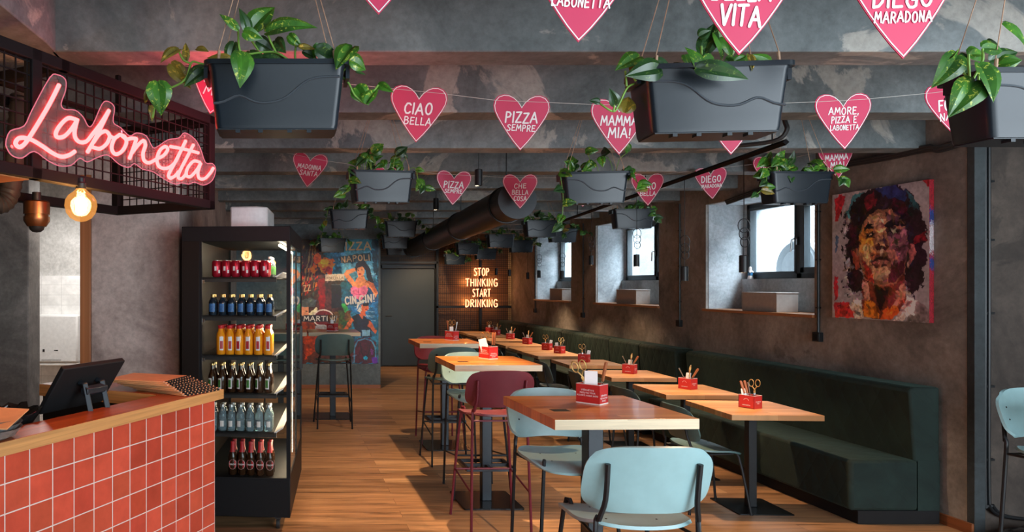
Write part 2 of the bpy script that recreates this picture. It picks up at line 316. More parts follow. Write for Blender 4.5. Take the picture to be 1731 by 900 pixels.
# ------------------------------------------------------------------ mesh helpers
class MB:
    def __init__(s): s.v = []; s.f = []; s.mi = []; s.m = 0
    def _add(s, vs, fs):
        b = len(s.v); s.v += [tuple(p) for p in vs]; s.f += [tuple(i + b for i in f) for f in fs]; s.mi += [s.m] * len(fs)
    def mm(s, x0, x1, y0, y1, z0, z1, T=None):
        vs = [Vector((x, y, z)) for z in (z0, z1) for y in (y0, y1) for x in (x0, x1)]
        if T: vs = [T @ p for p in vs]
        s._add(vs, [(0, 2, 3, 1), (4, 5, 7, 6), (0, 1, 5, 4), (2, 6, 7, 3), (0, 4, 6, 2), (1, 3, 7, 5)]); return s
    def box(s, c, d, T=None):
        return s.mm(c[0] - d[0] / 2, c[0] + d[0] / 2, c[1] - d[1] / 2, c[1] + d[1] / 2, c[2] - d[2] / 2, c[2] + d[2] / 2, T)
    def tube(s, pts, r, n=8, closed=False, caps=True):
        pts = [Vector(p) for p in pts]; k = len(pts)
        rs = r if isinstance(r, (list, tuple)) else [r] * k
        vs = []; up = None
        for i, p in enumerate(pts):
            a = pts[(i - 1) % k] if (closed or i > 0) else p; b = pts[(i + 1) % k] if (closed or i < k - 1) else p
            t = (b - a)
            if t.length < 1e-9: t = Vector((0, 0, 1))
            t.normalize()
            if up is None: up = Vector((0, 0, 1)) if abs(t.z) < 0.9 else Vector((1, 0, 0))
            u = up - t * up.dot(t)
            if u.length < 1e-6: u = t.orthogonal()
            u.normalize(); up = u; w = t.cross(u)
            for j in range(n):
                q = 2 * PI * j / n; vs.append(p + (u * math.cos(q) + w * math.sin(q)) * rs[i])
        fs = []
        for i in range(k if closed else k - 1):
            for j in range(n):
                a = i * n + j; b = i * n + (j + 1) % n; c = ((i + 1) % k) * n + (j + 1) % n; d = ((i + 1) % k) * n + j
                fs.append((a, b, c, d))
        if caps and not closed: fs += [tuple(range(n - 1, -1, -1)), tuple(range((k - 1) * n, k * n))]
        s._add(vs, fs); return s
    def lathe(s, prof, n=20, c=(0, 0, 0), T=None, cap=True):
        vs = []
        for r, z in prof:
            for j in range(n):
                q = 2 * PI * j / n; vs.append(Vector((c[0] + r * math.cos(q), c[1] + r * math.sin(q), c[2] + z)))
        if T: vs = [T @ p for p in vs]
        fs = []
        for i in range(len(prof) - 1):
            for j in range(n):
                a = i * n + j; b = i * n + (j + 1) % n
                fs.append((a, b, b + n, a + n))
        if cap: fs += [tuple(range(n - 1, -1, -1)), tuple(range((len(prof) - 1) * n, len(prof) * n))]
        s._add(vs, fs); return s
    def prism(s, poly, h0, h1, T=None):
        """polygon in the local xy plane pushed from z=h0 to z=h1"""
        n = len(poly); vs = [Vector((p[0], p[1], h0)) for p in poly] + [Vector((p[0], p[1], h1)) for p in poly]
        if T: vs = [T @ p for p in vs]
        fs = [tuple(range(n - 1, -1, -1)), tuple(range(n, 2 * n))] + [(i, (i + 1) % n, n + (i + 1) % n, n + i) for i in range(n)]
        s._add(vs, fs); return s
    def flat(s, poly, T=None):
        vs = [Vector(p) for p in poly]
        if T: vs = [T @ p for p in vs]
        s._add(vs, [tuple(range(len(vs)))]); return s
    zk = 0.0
    def ribbon(s, pts, w, T, z=0.0, n=8):
        """flat brush stroke of width w along 2-D pts, in the plane of T at height z"""
        P = [Vector((p[0], p[1])) for p in pts]
        for a, b in zip(P, P[1:]):
            d = b - a
            if d.length < 1e-7: continue
            d = Vector((-d.y, d.x)).normalized() * w / 2
            s.zk += 1e-5; q = z + s.zk
            s.flat([(*(a - d), q), (*(b - d), q), (*(b + d), q), (*(a + d), q)], T)
        for p in P:
            s.zk += 1e-5; q = z + s.zk
            s.flat([(p.x + w / 2 * math.cos(2 * PI * j / n), p.y + w / 2 * math.sin(2 * PI * j / n), q) for j in range(n)], T)
        return s
    def shell(s, fn, nu, nv, th, inside=None):
        """sheet given by fn(u,v) with u,v in -1..1, thickened by th along its normal"""
        G = [[Vector(fn(-1 + 2 * i / nu, -1 + 2 * j / nv)) for j in range(nv + 1)] for i in range(nu + 1)]
        top = []; bot = []
        for i in range(nu + 1):
            for j in range(nv + 1):
                a = G[min(i + 1, nu)][j] - G[max(i - 1, 0)][j]; b = G[i][min(j + 1, nv)] - G[i][max(j - 1, 0)]
                nn = a.cross(b); nn = nn.normalized() if nn.length > 1e-9 else Vector((0, 0, 1))
                top.append(G[i][j] + nn * th / 2); bot.append(G[i][j] - nn * th / 2)
        m = (nu + 1) * (nv + 1); ix = lambda i, j: i * (nv + 1) + j
        fs = []
        for i in range(nu):
            for j in range(nv):
                q = (ix(i, j), ix(i + 1, j), ix(i + 1, j + 1), ix(i, j + 1)); fs.append(q); fs.append(tuple(k + m for k in reversed(q)))
        rim = [ix(i, 0) for i in range(nu)] + [ix(nu, j) for j in range(nv)] + [ix(i, nv) for i in range(nu, 0, -1)] + [ix(0, j) for j in range(nv, 0, -1)]
        for a, b in zip(rim, rim[1:] + rim[:1]): fs.append((b, a, a + m, b + m))
        s._add(top + bot, fs); return s
    def build(s, name, mat, parent=None, bevel=0.0, smooth=True, loc=None):
        me = bpy.data.meshes.new(name); me.from_pydata(s.v, [], s.f)
        mats = mat if isinstance(mat, (list, tuple)) else [mat]
        for k in mats: me.materials.append(M[k] if isinstance(k, str) else k)
        if len(mats) > 1: me.polygons.foreach_set('material_index', s.mi)
        if smooth:
            me.polygons.foreach_set('use_smooth', [True] * len(me.polygons)); me.set_sharp_from_angle(angle=R(38))
        me.validate(); me.update()
        o = bpy.data.objects.new(name, me); COL.objects.link(o); o.parent = parent
        if loc is not None: o.location = loc
        if bevel:
            b = o.modifiers.new('bevel', 'BEVEL'); b.width = bevel; b.segments = 2; b.limit_method = 'ANGLE'; b.angle_limit = R(40)
        return o

def tag(o, label=None, cat=None, group=None, kind=None):
    if label: o['label'] = label
    if cat: o['category'] = cat
    if group: o['group'] = group
    if kind: o['kind'] = kind
    return o
def thing(name, label, cat, loc=(0, 0, 0), rz=0.0, group=None):
    o = bpy.data.objects.new(name, None); o.empty_display_size = 0.1; COL.objects.link(o)
    o.location = loc; o.rotation_euler = (0, 0, rz)
    return tag(o, label, cat, group)
def struct(name, mb, mat, bevel=0.0, parent=None, **k):
    o = mb.build(name, mat, parent, bevel, **k)
    if parent is None: o['kind'] = 'structure'
    return o
KIDS = {}
def dup(root, loc=None, rz=None, label=None, group=None):
    r = root.copy(); COL.objects.link(r)
    if loc is not None: r.location = loc
    if rz is not None: r.rotation_euler = (0, 0, rz)
    if label: r['label'] = label
    if group: r['group'] = group
    for ch in list(root.children):
        c = ch.copy(); COL.objects.link(c); c.parent = r
        for g in list(ch.children):
            d = g.copy(); COL.objects.link(d); d.parent = c
    return r
def rrect(w, h, r, n=5):
    """rounded rectangle outline centred on 0"""
    out = []
    for cx, cy, a0 in ((w / 2 - r, h / 2 - r, 0), (-w / 2 + r, h / 2 - r, 90), (-w / 2 + r, -h / 2 + r, 180), (w / 2 - r, -h / 2 + r, 270)):
        for i in range(n + 1):
            a = R(a0 + 90 * i / n); out.append((cx + r * math.cos(a), cy + r * math.sin(a)))
    return out
def smoothpts(pts, sub=6, closed=False):
    """Catmull-Rom through the points"""
    P = [Vector(p) for p in pts]; n = len(P); out = []
    rng = range(n if closed else n - 1)
    for i in rng:
        p0 = P[(i - 1) % n] if (closed or i > 0) else P[0]; p1 = P[i]; p2 = P[(i + 1) % n]; p3 = P[(i + 2) % n] if (closed or i < n - 2) else P[-1]
        for k in range(sub):
            t = k / sub
            out.append(0.5 * ((2 * p1) + (p2 - p0) * t + (2 * p0 - 5 * p1 + 4 * p2 - p3) * t * t + (-p0 + 3 * p1 - 3 * p2 + p3) * t ** 3))
    if not closed: out.append(P[-1])
    return out
def face_T(loc, right, up):
    """matrix whose x axis is right, y axis is up, z axis comes out of the face"""
    r = Vector(right).normalized(); u = Vector(up); u = (u - r * u.dot(r)).normalized(); n = r.cross(u)
    return Matrix(((r.x, u.x, n.x, loc[0]), (r.y, u.y, n.y, loc[1]), (r.z, u.z, n.z, loc[2]), (0, 0, 0, 1)))

# stroke alphabet: height 1, (width, strokes)
O_ = [(0.31 + 0.28 * math.sin(2 * PI * i / 12), 0.5 + 0.5 * math.cos(2 * PI * i / 12)) for i in range(13)]
C_ = [(.55, .84), (.42, .98), (.2, .96), (.05, .66), (.05, .3), (.2, .03), (.42, .02), (.56, .17)]
P_ = [(.05, 0), (.06, 1), (.36, .98), (.52, .79), (.42, .55), (.06, .46)]
GL = {
 'A': (.68, [[(0, 0), (.34, 1), (.68, 0)], [(.13, .36), (.56, .35)]]),
 'B': (.6, [[(.05, 0), (.05, 1), (.38, .97), (.5, .78), (.38, .56), (.06, .52)], [(.38, .56), (.57, .36), (.5, .1), (.33, 0), (.05, 0)]]),
 'C': (.58, [C_]), 'D': (.6, [[(.05, 0), (.06, 1), (.34, .93), (.56, .64), (.53, .3), (.33, .06), (.05, 0)]]),
 'E': (.53, [[(.5, .98), (.06, 1), (.05, 0), (.52, .03)], [(.05, .52), (.42, .54)]]),
 'F': (.5, [[(.5, .98), (.06, 1), (.05, 0)], [(.05, .52), (.4, .54)]]),
 'G': (.62, [C_[:-1] + [(.56, .12), (.58, .45), (.34, .45)]]),
 'H': (.58, [[(.05, 1), (.05, 0)], [(.53, 1), (.53, 0)], [(.05, .5), (.53, .5)]]),
 'I': (.1, [[(.05, 1), (.05, 0)]]),
 'K': (.56, [[(.05, 1), (.05, 0)], [(.5, 1), (.07, .45)], [(.2, .58), (.55, 0)]]),
 'L': (.48, [[(.05, 1), (.05, .02), (.47, .05)]]),
 'M': (.78, [[(0, 0), (.12, 1), (.39, .33), (.66, 1), (.78, 0)]]),
 'N': (.56, [[(.04, 0), (.05, 1), (.5, 0), (.52, 1)]]),
 'O': (.62, [O_]), 'P': (.55, [P_]), 'R': (.57, [P_, [(.24, .5), (.56, 0)]]),
 'S': (.54, [[(.5, .86), (.36, .99), (.13, .95), (.06, .75), (.2, .58), (.4, .44), (.5, .25), (.38, .03), (.15, .01), (.02, .14)]]),
 'T': (.6, [[(0, .97), (.6, 1)], [(.31, 1), (.29, 0)]]),
 'U': (.56, [[(.05, 1), (.05, .25), (.18, .02), (.38, .02), (.51, .25), (.52, 1)]]),
 'V': (.6, [[(0, 1), (.28, 0), (.6, 1)]]),
 'Z': (.56, [[(.03, .97), (.53, 1), (.02, .02), (.56, .05)]]),
 '!': (.1, [[(.07, 1), (.05, .32)], [(.05, .03), (.05, .02)]]), ',': (.1, [[(.08, .08), (.02, -.16)]]), ' ': (.3, []),
}
def strokes(text, width=None, cap=1.0, gap=0.2, jitter=0.0, seed=1):
    """polylines of a text centred on 0, cap height cap, squeezed or stretched to width"""
    rn = random.Random(seed); x = 0; out = []
    for ch in text:
        w, ss = GL[ch]; j = rn.uniform(-jitter, jitter); k = 1 + rn.uniform(-jitter, jitter)
        for st in ss: out.append([(x + p[0], (p[1] - .5) * k + j) for p in st])
        x += w + gap
    x -= gap; sx = (width / x) if width else cap
    return [[((p[0] - x / 2) * sx, p[1] * cap) for p in st] for st in out]
_tc = {}
def fontmesh(text, size, bold=0.0, shear=0.0, spacing=1.0):
    k = (text, bold, shear, spacing)
    if k not in _tc:
        cu = bpy.data.curves.new('txt', 'FONT'); cu.body = text; cu.align_x = 'CENTER'; cu.align_y = 'CENTER'; cu.size = 1
        cu.offset = bold; cu.shear = shear; cu.resolution_u = 3; cu.space_line = 0.95; cu.space_character = spacing
        ob = bpy.data.objects.new('txt', cu); COL.objects.link(ob)
        dg = bpy.context.evaluated_depsgraph_get(); me = bpy.data.meshes.new_from_object(ob.evaluated_get(dg))
        _tc[k] = ([tuple(v.co) for v in me.vertices], [tuple(p.vertices) for p in me.polygons])
        bpy.data.objects.remove(ob); bpy.data.curves.remove(cu); bpy.data.meshes.remove(me)
    vs, fs = _tc[k]
    return [(a * size, b * size, c * size) for a, b, c in vs], fs
def put_text(mb, text, size, T, z=0.0008, **k):
    vs, fs = fontmesh(text, size, **k)
    mb._add([T @ Vector((v[0], v[1], z)) for v in vs], fs); return mb

# ------------------------------------------------------------------ room
xo_ = 5.34
XR = 4.69                      # face of the right wall
ZB = 2.70; ZC = 3.06           # beam soffit, slab
YB = 14.6                      # back wall
struct('floor', MB().mm(-4.2, 7.2, -1.4, 15.0, -0.1, 0.0), 'floor')
c = MB().mm(-4.2, 7.2, -1.4, 5.05, ZC, ZC + 0.2).mm(-4.2, xo_, 5.05, 15.0, ZC, ZC + 0.2)
for k in range(-1, 11):
    y0 = 2.99 + 1.056 * k
    if k in (0,): x0 = -1.0
    else: x0 = -4.1
    x1 = 7.1 if y0 < 4.5 else XR + 0.02
    c.mm(x0, x1, y0, y0 + 0.19, ZB, ZC)
struct('ceiling', c, 'ceiling', 0.006)
# the wide lowered strip over the bar (its edge runs slightly askew)
c = MB(); c.prism([(-4.1, -1.3), (-1.30, -1.3), (-0.978, 2.885), (-0.978, 3.18), (-4.1, 3.18)], ZB, ZC - 0.002)
struct('trim_1', c, 'ceiling', 0.006)

# right wall with three niches
NI = [(6.17, 7.76), (8.73, 10.50), (11.40, 13.0)]
ZS, ZT = 1.437, 2.59
w = MB()
y0, y1 = 4.785, 14.8; xo = 5.34
w.mm(XR, xo, y0, y1, 0, ZS - 0.03); w.mm(XR, xo, y0, y1, ZT, ZC)
e = [y0] + [v for a in NI for v in a] + [y1]
for a, b in zip(e[0::2], e[1::2]): w.mm(XR, xo, a, b, ZS - 0.03, ZT)
struct('wall_right', w, 'wall_right')
w = MB()
for a, b in NI:
    w.mm(XR + 0.03, xo - 0.001, b - 0.004, b + 0.02, ZS - 0.03, ZT + 0.01)         # far reveal
    w.mm(XR + 0.03, xo - 0.001, a - 0.02, a + 0.004, ZS - 0.03, ZT + 0.01)
    w.mm(XR + 0.03, xo - 0.001, a, b, ZT - 0.004, ZT + 0.02)
    w.mm(5.08, 5.30, a, b, ZS - 0.03, 1.765)                                       # low wall under the window
    w.mm(XR + 0.01, 5.08, a, b, ZS - 0.04, ZS - 0.028)
struct('trim_2', w, 'niche')
for i, (a, b) in enumerate(NI):
    o = struct('trim_%d' % (3 + i), MB().mm(XR - 0.035, 5.08, a - 0.02, b + 0.02, ZS - 0.028, ZS), 'sill', 0.003)
    # window: frame, two sashes, panes, handle
    z0, z1 = 1.765, 2.586; xw = 5.14
    fr = MB(); t = 0.055
    fr.mm(xw, xw + 0.07, a + 0.01, b - 0.01, z0, z0 + t); fr.mm(xw, xw + 0.07, a + 0.01, b - 0.01, z1 - t, z1)
    fr.mm(xw, xw + 0.07, a + 0.01, a + 0.01 + t, z0, z1); fr.mm(xw, xw + 0.07, b - 0.01 - t, b - 0.01, z0, z1)
    mid = (a + b) / 2
    fr.mm(xw, xw + 0.07, mid - 0.035, mid + 0.035, z0, z1)
    wo = struct('window_%d' % (i + 1), fr, 'frame', 0.004)
    for k, (p, q) in enumerate(((a + 0.01 + t, mid - 0.03), (mid + 0.03, b - 0.01 - t))):
        s_ = MB(); u = 0.05; bt = 0.06 if k == 0 else 0.012
        u = 0.055 if k == 0 else 0.02
        s_.mm(xw - 0.015, xw + 0.05, p, q, z0 + t - 0.005, z0 + t + u); s_.mm(xw - 0.015, xw + 0.05, p, q, z1 - t - u, z1 - t + 0.005)
        s_.mm(xw - 0.015, xw + 0.05, p, p + u, z0 + t, z1 - t); s_.mm(xw - 0.015, xw + 0.05, q - u, q, z0 + t, z1 - t)
        so = s_.build('sash', 'frame', wo, 0.003)
        MB().mm(xw + 0.02, xw + 0.028, p + u * 0.8, q - u * 0.8, z0 + t + u * 0.8, z1 - t - u * 0.8).build('pane', 'pane', so, smooth=False)
    h = MB(); hz = 2.13
    h.mm(xw - 0.03, xw, mid - 0.012, mid + 0.012, hz - 0.03, hz + 0.05)
    h.tube([(xw - 0.02, mid, hz + 0.03), (xw - 0.055, mid, hz + 0.03), (xw - 0.06, mid + 0.02, hz + 0.02), (xw - 0.06, mid + 0.03, hz - 0.10)], 0.008, 8)
    h.build('handle', 'steel', wo)
# return at the near end of the right wall, and the wall that goes on to the right of it
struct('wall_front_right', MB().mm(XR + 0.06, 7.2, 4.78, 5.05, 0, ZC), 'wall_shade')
struct('trim_6', MB().mm(XR - 0.004, XR + 0.07, 4.735, 4.79, 0, ZC), 'strip', 0.004)
struct('baseboard_right', MB().mm(XR - 0.018, XR, 4.74, 14.6, 0, 0.075), 'skirt', 0.003)
# back wall, boarded
struct('wall_back', MB().mm(1.3, 5.0, YB, YB + 0.2, 0, ZC), 'boards')
# wall with the mural, and the left wall in front of it
struct('wall_middle', MB().mm(-0.78, 1.585, 11.46, YB + 0.1, 0, ZC), 'wall_blue')
struct('baseboard_middle', MB().mm(-0.78, 1.587, 11.446, 11.46, 0, 0.06), 'skirt', 0.003)
struct('wall_left', MB().mm(-1.44, -0.78, 5.20, 11.5, 0, ZC), 'wall_left', 0.01)
struct('wall_left_bar', MB().mm(-4.2, -1.886, 5.15, 5.4, 0, ZC), 'wall_dark', 0.01)
struct('trim_7', MB().mm(-1.516, -1.438, 5.185, 5.5, 0, 2.52), 'sill', 0.004)      # brown jamb of the kitchen opening
struct('trim_8', MB().mm(-1.90, -1.43, 5.19, 5.42, 2.52, ZC), 'wall_left')
# kitchen behind the opening
k = MB(); k.mm(-3.4, -1.44, 6.9, 7.0, 0, 1.79); k.mm(-3.5, -3.4, 5.4, 7.0, 0, 1.79); struct('wall_kitchen_tiled', k, 'wtile')
k = MB(); k.mm(-3.4, -1.44, 6.93, 7.03, 1.79, ZC); k.mm(-3.53, -3.43, 5.4, 7.0, 1.79, ZC); k.mm(-1.60, -1.44, 6.8, 6.93, 1.79, ZC); struct('wall_kitchen', k, 'whiteplaster')
# street side behind the camera: shopfront with openings
f = MB(); f.mm(-4.2, 7.2, -1.4, -1.25, 0, 0.35); f.mm(-4.2, 7.2, -1.4, -1.25, 2.85, ZC); f.mm(-4.2, -0.6, -1.4, -1.25, 0, ZC); f.mm(6.7, 7.2, -1.4, -1.25, 0, ZC); f.mm(2.9, 3.1, -1.4, -1.25, 0.3, 2.9)
struct('wall_front', f, 'wall_dark')
struct('wall_side_left', MB().mm(-4.3, -4.2, -1.4, 5.4, 0, ZC), 'wall_dark')
f = MB(); f.mm(7.2, 7.3, -1.4, 5.1, 0, ZC)
struct('wall_side_right', f, 'wall_right')
# back door with its frame
d = MB(); xa, xb = at(645, 0, YB).x, at(733, 0, YB).x
df = struct('door_1', MB().mm(xa, xb, YB - 0.07, YB - 0.03, 0.02, 2.03), 'door', 0.004)
f = MB(); f.mm(xa - 0.08, xa, YB - 0.1, YB, 0, 2.12); f.mm(xb, xb + 0.07, YB - 0.1, YB, 0, 2.12); f.mm(xa - 0.08, xb + 0.07, YB - 0.1, YB, 2.04, 2.13); f.build('door_frame', 'black', df, 0.004)
h = MB(); h.tube([(xa + 0.08, YB - 0.07, 1.05), (xa + 0.08, YB - 0.12, 1.05), (xa + 0.2, YB - 0.12, 1.05)], 0.009, 8); h.build('handle', 'black', df)

# outside: pavement at window height, a pale house wall, a parked white car by the windows
struct('ground_outside', MB().mm(5.35, 14, 4, 22, 1.35, 1.55), 'pave')
struct('wall_outside', MB().mm(11.0, 11.3, 4, 24, 1.5, 6), 'pave')
struct('trim_9', MB().mm(6.9, 7.6, 9.75, 10.6, 1.55, 4.0), 'pave')
car = thing('car', 'white car parked on the pavement outside the nearest window', 'car', (6.6, 0, 1.55))
b = MB(); side = [(5.3, .28), (5.3, 1.0), (5.6, 1.95), (6.0, 2.0), (8.9, 2.0), (9.25, 1.3), (9.6, 1.1), (9.62, .28)]
T = Matrix(((0, 0, 1, 0), (1, 0, 0, 0), (0, 1, 0, 0), (0, 0, 0, 1)))
b.prism(side, 0, 1.7, T).build('body', 'carwhite', car, 0.08)
g = MB(); g.prism([(8.3, 1.38), (8.3, 1.85), (8.8, 1.85), (9.05, 1.38)], -0.006, 0.01, T); g.build('side_window', 'frame', car)
for y in (6.2, 8.98):
    wv = MB(); TT = Matrix.Translation((-0.03, y, 0.36)) @ Matrix.Rotation(R(90), 4, 'Y')
    wv.lathe([(0.02, 0), (0.24, 0.0), (0.25, .02), (0.34, 0), (0.36, .03), (0.36, .18), (0.3, .2)], 28, T=TT); wv.build('wheel', 'tyre', car)
    wv = MB(); wv.tube([(-0.012, y + 0.42 * math.cos(q), 0.36 + 0.42 * math.sin(q)) for q in [PI * i / 12 for i in range(13)]], 0.02, 6); wv.build('wheel_arch', 'carwhite', car)
# ------------------------------------------------------------------ bar counter
CS = Vector((-0.339, 3.42, 0)); CA = R(28)
# local x runs along the counter away from the camera, local y points towards the staff side
def cw(t, back, z): # counter coordinates -> world
    return Vector((CS.x + t * math.sin(CA) - back * math.cos(CA), CS.y + t * math.cos(CA) + back * math.sin(CA), z))
CROT = PI / 2 - CA
bar = thing('bar_counter', 'bar counter clad in square red tiles with a wooden top', 'counter', CS, CROT)
L0 = -3.4
MB().mm(L0, 0, 0, 0.14, 0, 1.138).build('tiled_front', 'tile', bar)
def bar_mat_fix(o): return o
M['tile'].node_tree  # tile phase is set through the object coordinates of the counter
t = MB(); t.mm(L0, 0.045, -0.02, 0.15, 1.138, 1.185); t.mm(-0.253, 0.045, 0.15, 0.92, 1.138, 1.185); t.build('top', 'cherry', bar, 0.003)
MB().mm(L0, 0.0465, -0.0222, -0.0202, 1.1385, 1.1845).build('edge_band', 'oakedge', bar)
MB().mm(-0.255, -0.2532, 0.16, 0.92, 1.125, 1.184).build('edge_band', 'oakedge', bar)
t = MB(); t.mm(-0.25, 0.0, 0.14, 0.9, 0, 1.137); t.build('end_panel', 'blackmatte', bar)
t = MB(); t.mm(L0, -0.26, 0.15, 0.75, 0.93, 0.965); t.mm(L0, -0.26, 0.15, 0.7, 0.0, 0.93); t.build('work_top', 'steelblack', bar)

# menus fanned out on the bar end
for i in range(9):
    base = cw(-0.115 + 0.004 * (i % 3), -0.012 + 0.0185 * i, 1.1865 + 0.0066 * i)
    m = thing('menu_board', ['lowest', 'second lowest', 'third lowest', 'fourth lowest', 'middle', 'fourth highest', 'third highest', 'second highest', 'topmost'][i] + ' kraft menu board in the fanned stack on the bar end', 'menu', base, CROT + R(2.2 * i - 9), 'kraft menus on the bar')
    MB().mm(-0.125, 0.125, 0.0, 0.33, 0, 0.0045).build('board', 'kraft', m, 0.0008)
    MB().mm(-0.120, 0.120, 0.021, 0.325, 0.0045, 0.0058).build('sheet', 'kraft', m)
    cl = MB()
    for k in range(9): cl.mm(-0.112 + 0.026 * k, -0.096 + 0.026 * k, -0.002, 0.0145, -0.0005, 0.0066)
    cl.build('wire_binding', 'blackmatte', m)
    MB().mm(-0.122, 0.122, 0.0155, 0.0185, 0.0045, 0.0052).build('binding_strip', 'paper', m)

# stacked bowls with a paper menu on top, near end of the bar
for i in range(3):
    z = 1.1865 + 0.016 * i
    o = MB().lathe([(0.05, 0), (0.075, 0.001), (0.10, 0.012), (0.118, 0.036), (0.121, 0.038), (0.116, 0.036), (0.097, 0.016), (0.07, 0.006), (0.0, 0.005)], 36, cap=False).build('serving_bowl', 'crock')
    o.location = cw(-1.275, 0.070, z)
    tag(o, ('lowest', 'middle', 'topmost')[i] + ' grey stoneware bowl in the stack on the bar top', 'bowl', 'stacked grey bowls')
o = MB().mm(-0.10, 0.10, -0.13, 0.13, 0, 0.004).build('menu_sheet', 'kraft'); o.location = cw(-1.30, 0.065, 1.262); o.rotation_euler = (R(3), R(-8), CROT + 0.5)
tag(o, 'brown paper menu lying on the stacked grey bowls', 'menu')

# till seen from behind
A = Vector((-0.872, 2.75, 1.374)); dv = Vector((math.sin(CA), math.cos(CA), 0)); dn = Vector((-math.cos(CA), math.sin(CA), 0)) * 0.136 + Vector((0, 0, -0.1915))
till = thing('till_screen', 'black touchscreen till on the bar, seen from behind', 'till', A + dv * 0.18 + Vector((0, 0, -0.40)), 0)
TT = Matrix.Translation(-till.location) @ face_T(A, dv, -dn)
n = dn.length
p = MB(); p.mm(0, 0.36, -n, 0, -0.012, 0.012, TT); p.build('housing', 'blackmatte', till, 0.005)
p = MB(); p.mm(0.006, 0.354, -n + 0.006, -0.006, -0.0135, -0.0121, TT); p.build('screen', 'black', till)
p = MB(); q = A + dv * 0.18 + dn * 0.42 - till.location; out = Vector((math.cos(CA), -math.sin(CA), 0))
for s in (-0.05, 0.05):
    a = q + dv * s + out * 0.02; b = a + out * 0.095 + Vector((0, 0, -0.24))
    p.tube([a, a + out * 0.03, b], 0.016, 4)
p.tube([q + dv * -0.06 + out * 0.055 + Vector((0, 0, -0.03)), q + dv * 0.06 + out * 0.055 + Vector((0, 0, -0.03))], 0.022, 6)
p.tube([q + dv * -0.05 + out * 0.085 + Vector((0, 0, -0.12)), q + dv * 0.05 + out * 0.085 + Vector((0, 0, -0.12))], 0.012, 6)
p.mm(-0.10, 0.10, -0.02, 0.16, 0, 0.014, Matrix.Translation((0.02, 0, -0.008)) @ Matrix.Rotation(CROT, 4, 'Z'))
p.build('stand', 'steelblack', till, 0.003)
# bin with a black liner behind the bar
bn = thing('waste_bin', 'small bin with a crumpled black liner behind the bar top', 'bin', tuple(cw(-1.0, 0.33, 0.9655)))
MB().lathe([(0.10, 0.0), (0.125, 0.14), (0.13, 0.19), (0.12, 0.19), (0.115, 0.14)], 24).build('bin_body', 'rubber', bn)
g = MB(); rn = random.Random(4); nu, nv = 40, 10
vs = []
for j in range(nv + 1):
    for i in range(nu):
        a = 2 * PI * i / nu; f = j / nv; r = 0.105 + 0.052 * math.sin(PI * min(1, f * 1.15)); z = 0.175 + 0.10 * math.sin(PI * f) - 0.05 * f
        k = mnoise.noise(Vector((math.cos(a) * 5, math.sin(a) * 5, f * 4))) * 0.03
        vs.append(((r + k) * math.cos(a), (r + k) * math.sin(a), z + k * 0.9))
g._add(vs, [(j * nu + i, j * nu + (i + 1) % nu, (j + 1) * nu + (i + 1) % nu, (j + 1) * nu + i) for j in range(nv) for i in range(nu)])
g.build('liner', 'bag', bn)

# ------------------------------------------------------------------ neon sign cage over the bar
NX = Vector((math.sin(CA), math.cos(CA), 0)); NB = Vector((-math.cos(CA), math.sin(CA), 0))
cage = thing('steel_cage', 'black steel and wire mesh cage hanging over the bar', 'cage', (CS.x, CS.y, 2.07), CROT)
L = -2.7; D = 0.58; H = 0.455; b = 0.042
fr = MB()
for y in (0, D):
    for z in (0, H - b):
        fr.mm(L, 0, y, y + b, z, z + b)
    for x in (0 - b, -1.135, -2.0, L):
        fr.mm(x, x + b * 1.1, y, y + b, 0, H)
for x in (-b, L):
    for z in (0, H - b): fr.mm(x, x + b, 0, D + b, z, z + b)
fr.mm(-1.0, -1.0 + b, 0, D, H - b, H)
fr.build('frame', 'cageblack', cage, 0.003)
ms = MB(); p = 0.047
k = 0
x = L + p
while x < -b: ms.mm(x, x + 0.0045, 0.012, 0.017, b, H - b); x += p
z = b + p * 0.7
while z < H - b: ms.mm(L, -b, 0.012, 0.017, z, z + 0.0045); z += p
ms.build('wire_mesh', 'cageblack', cage)
ms = MB(); y = p
while y < D: ms.mm(-0.02, -0.016, y, y + 0.0045, b, H - b); y += p
z = b + p * 0.7
while z < H - b: ms.mm(-0.02, -0.016, b, D, z, z + 0.0045); z += p
ms.build('wire_mesh', 'cageblack', cage)
MB().mm(L, -1.13, b * 0.5, D, -0.004, 0.012).build('floor_board', 'sill', cage)
for x in (-0.3, -1.6, -2.5): MB().mm(x, x + 0.02, D * 0.6, D * 0.6 + 0.02, H, ZB - 2.07).build('hanger', 'cageblack', cage)
hg = MB(); hg.mm(L, 0, D * 0.6, D * 0.6 + 0.02, H - b, H - b + 0.02)
hg.build('cross_bar', 'cageblack', cage)

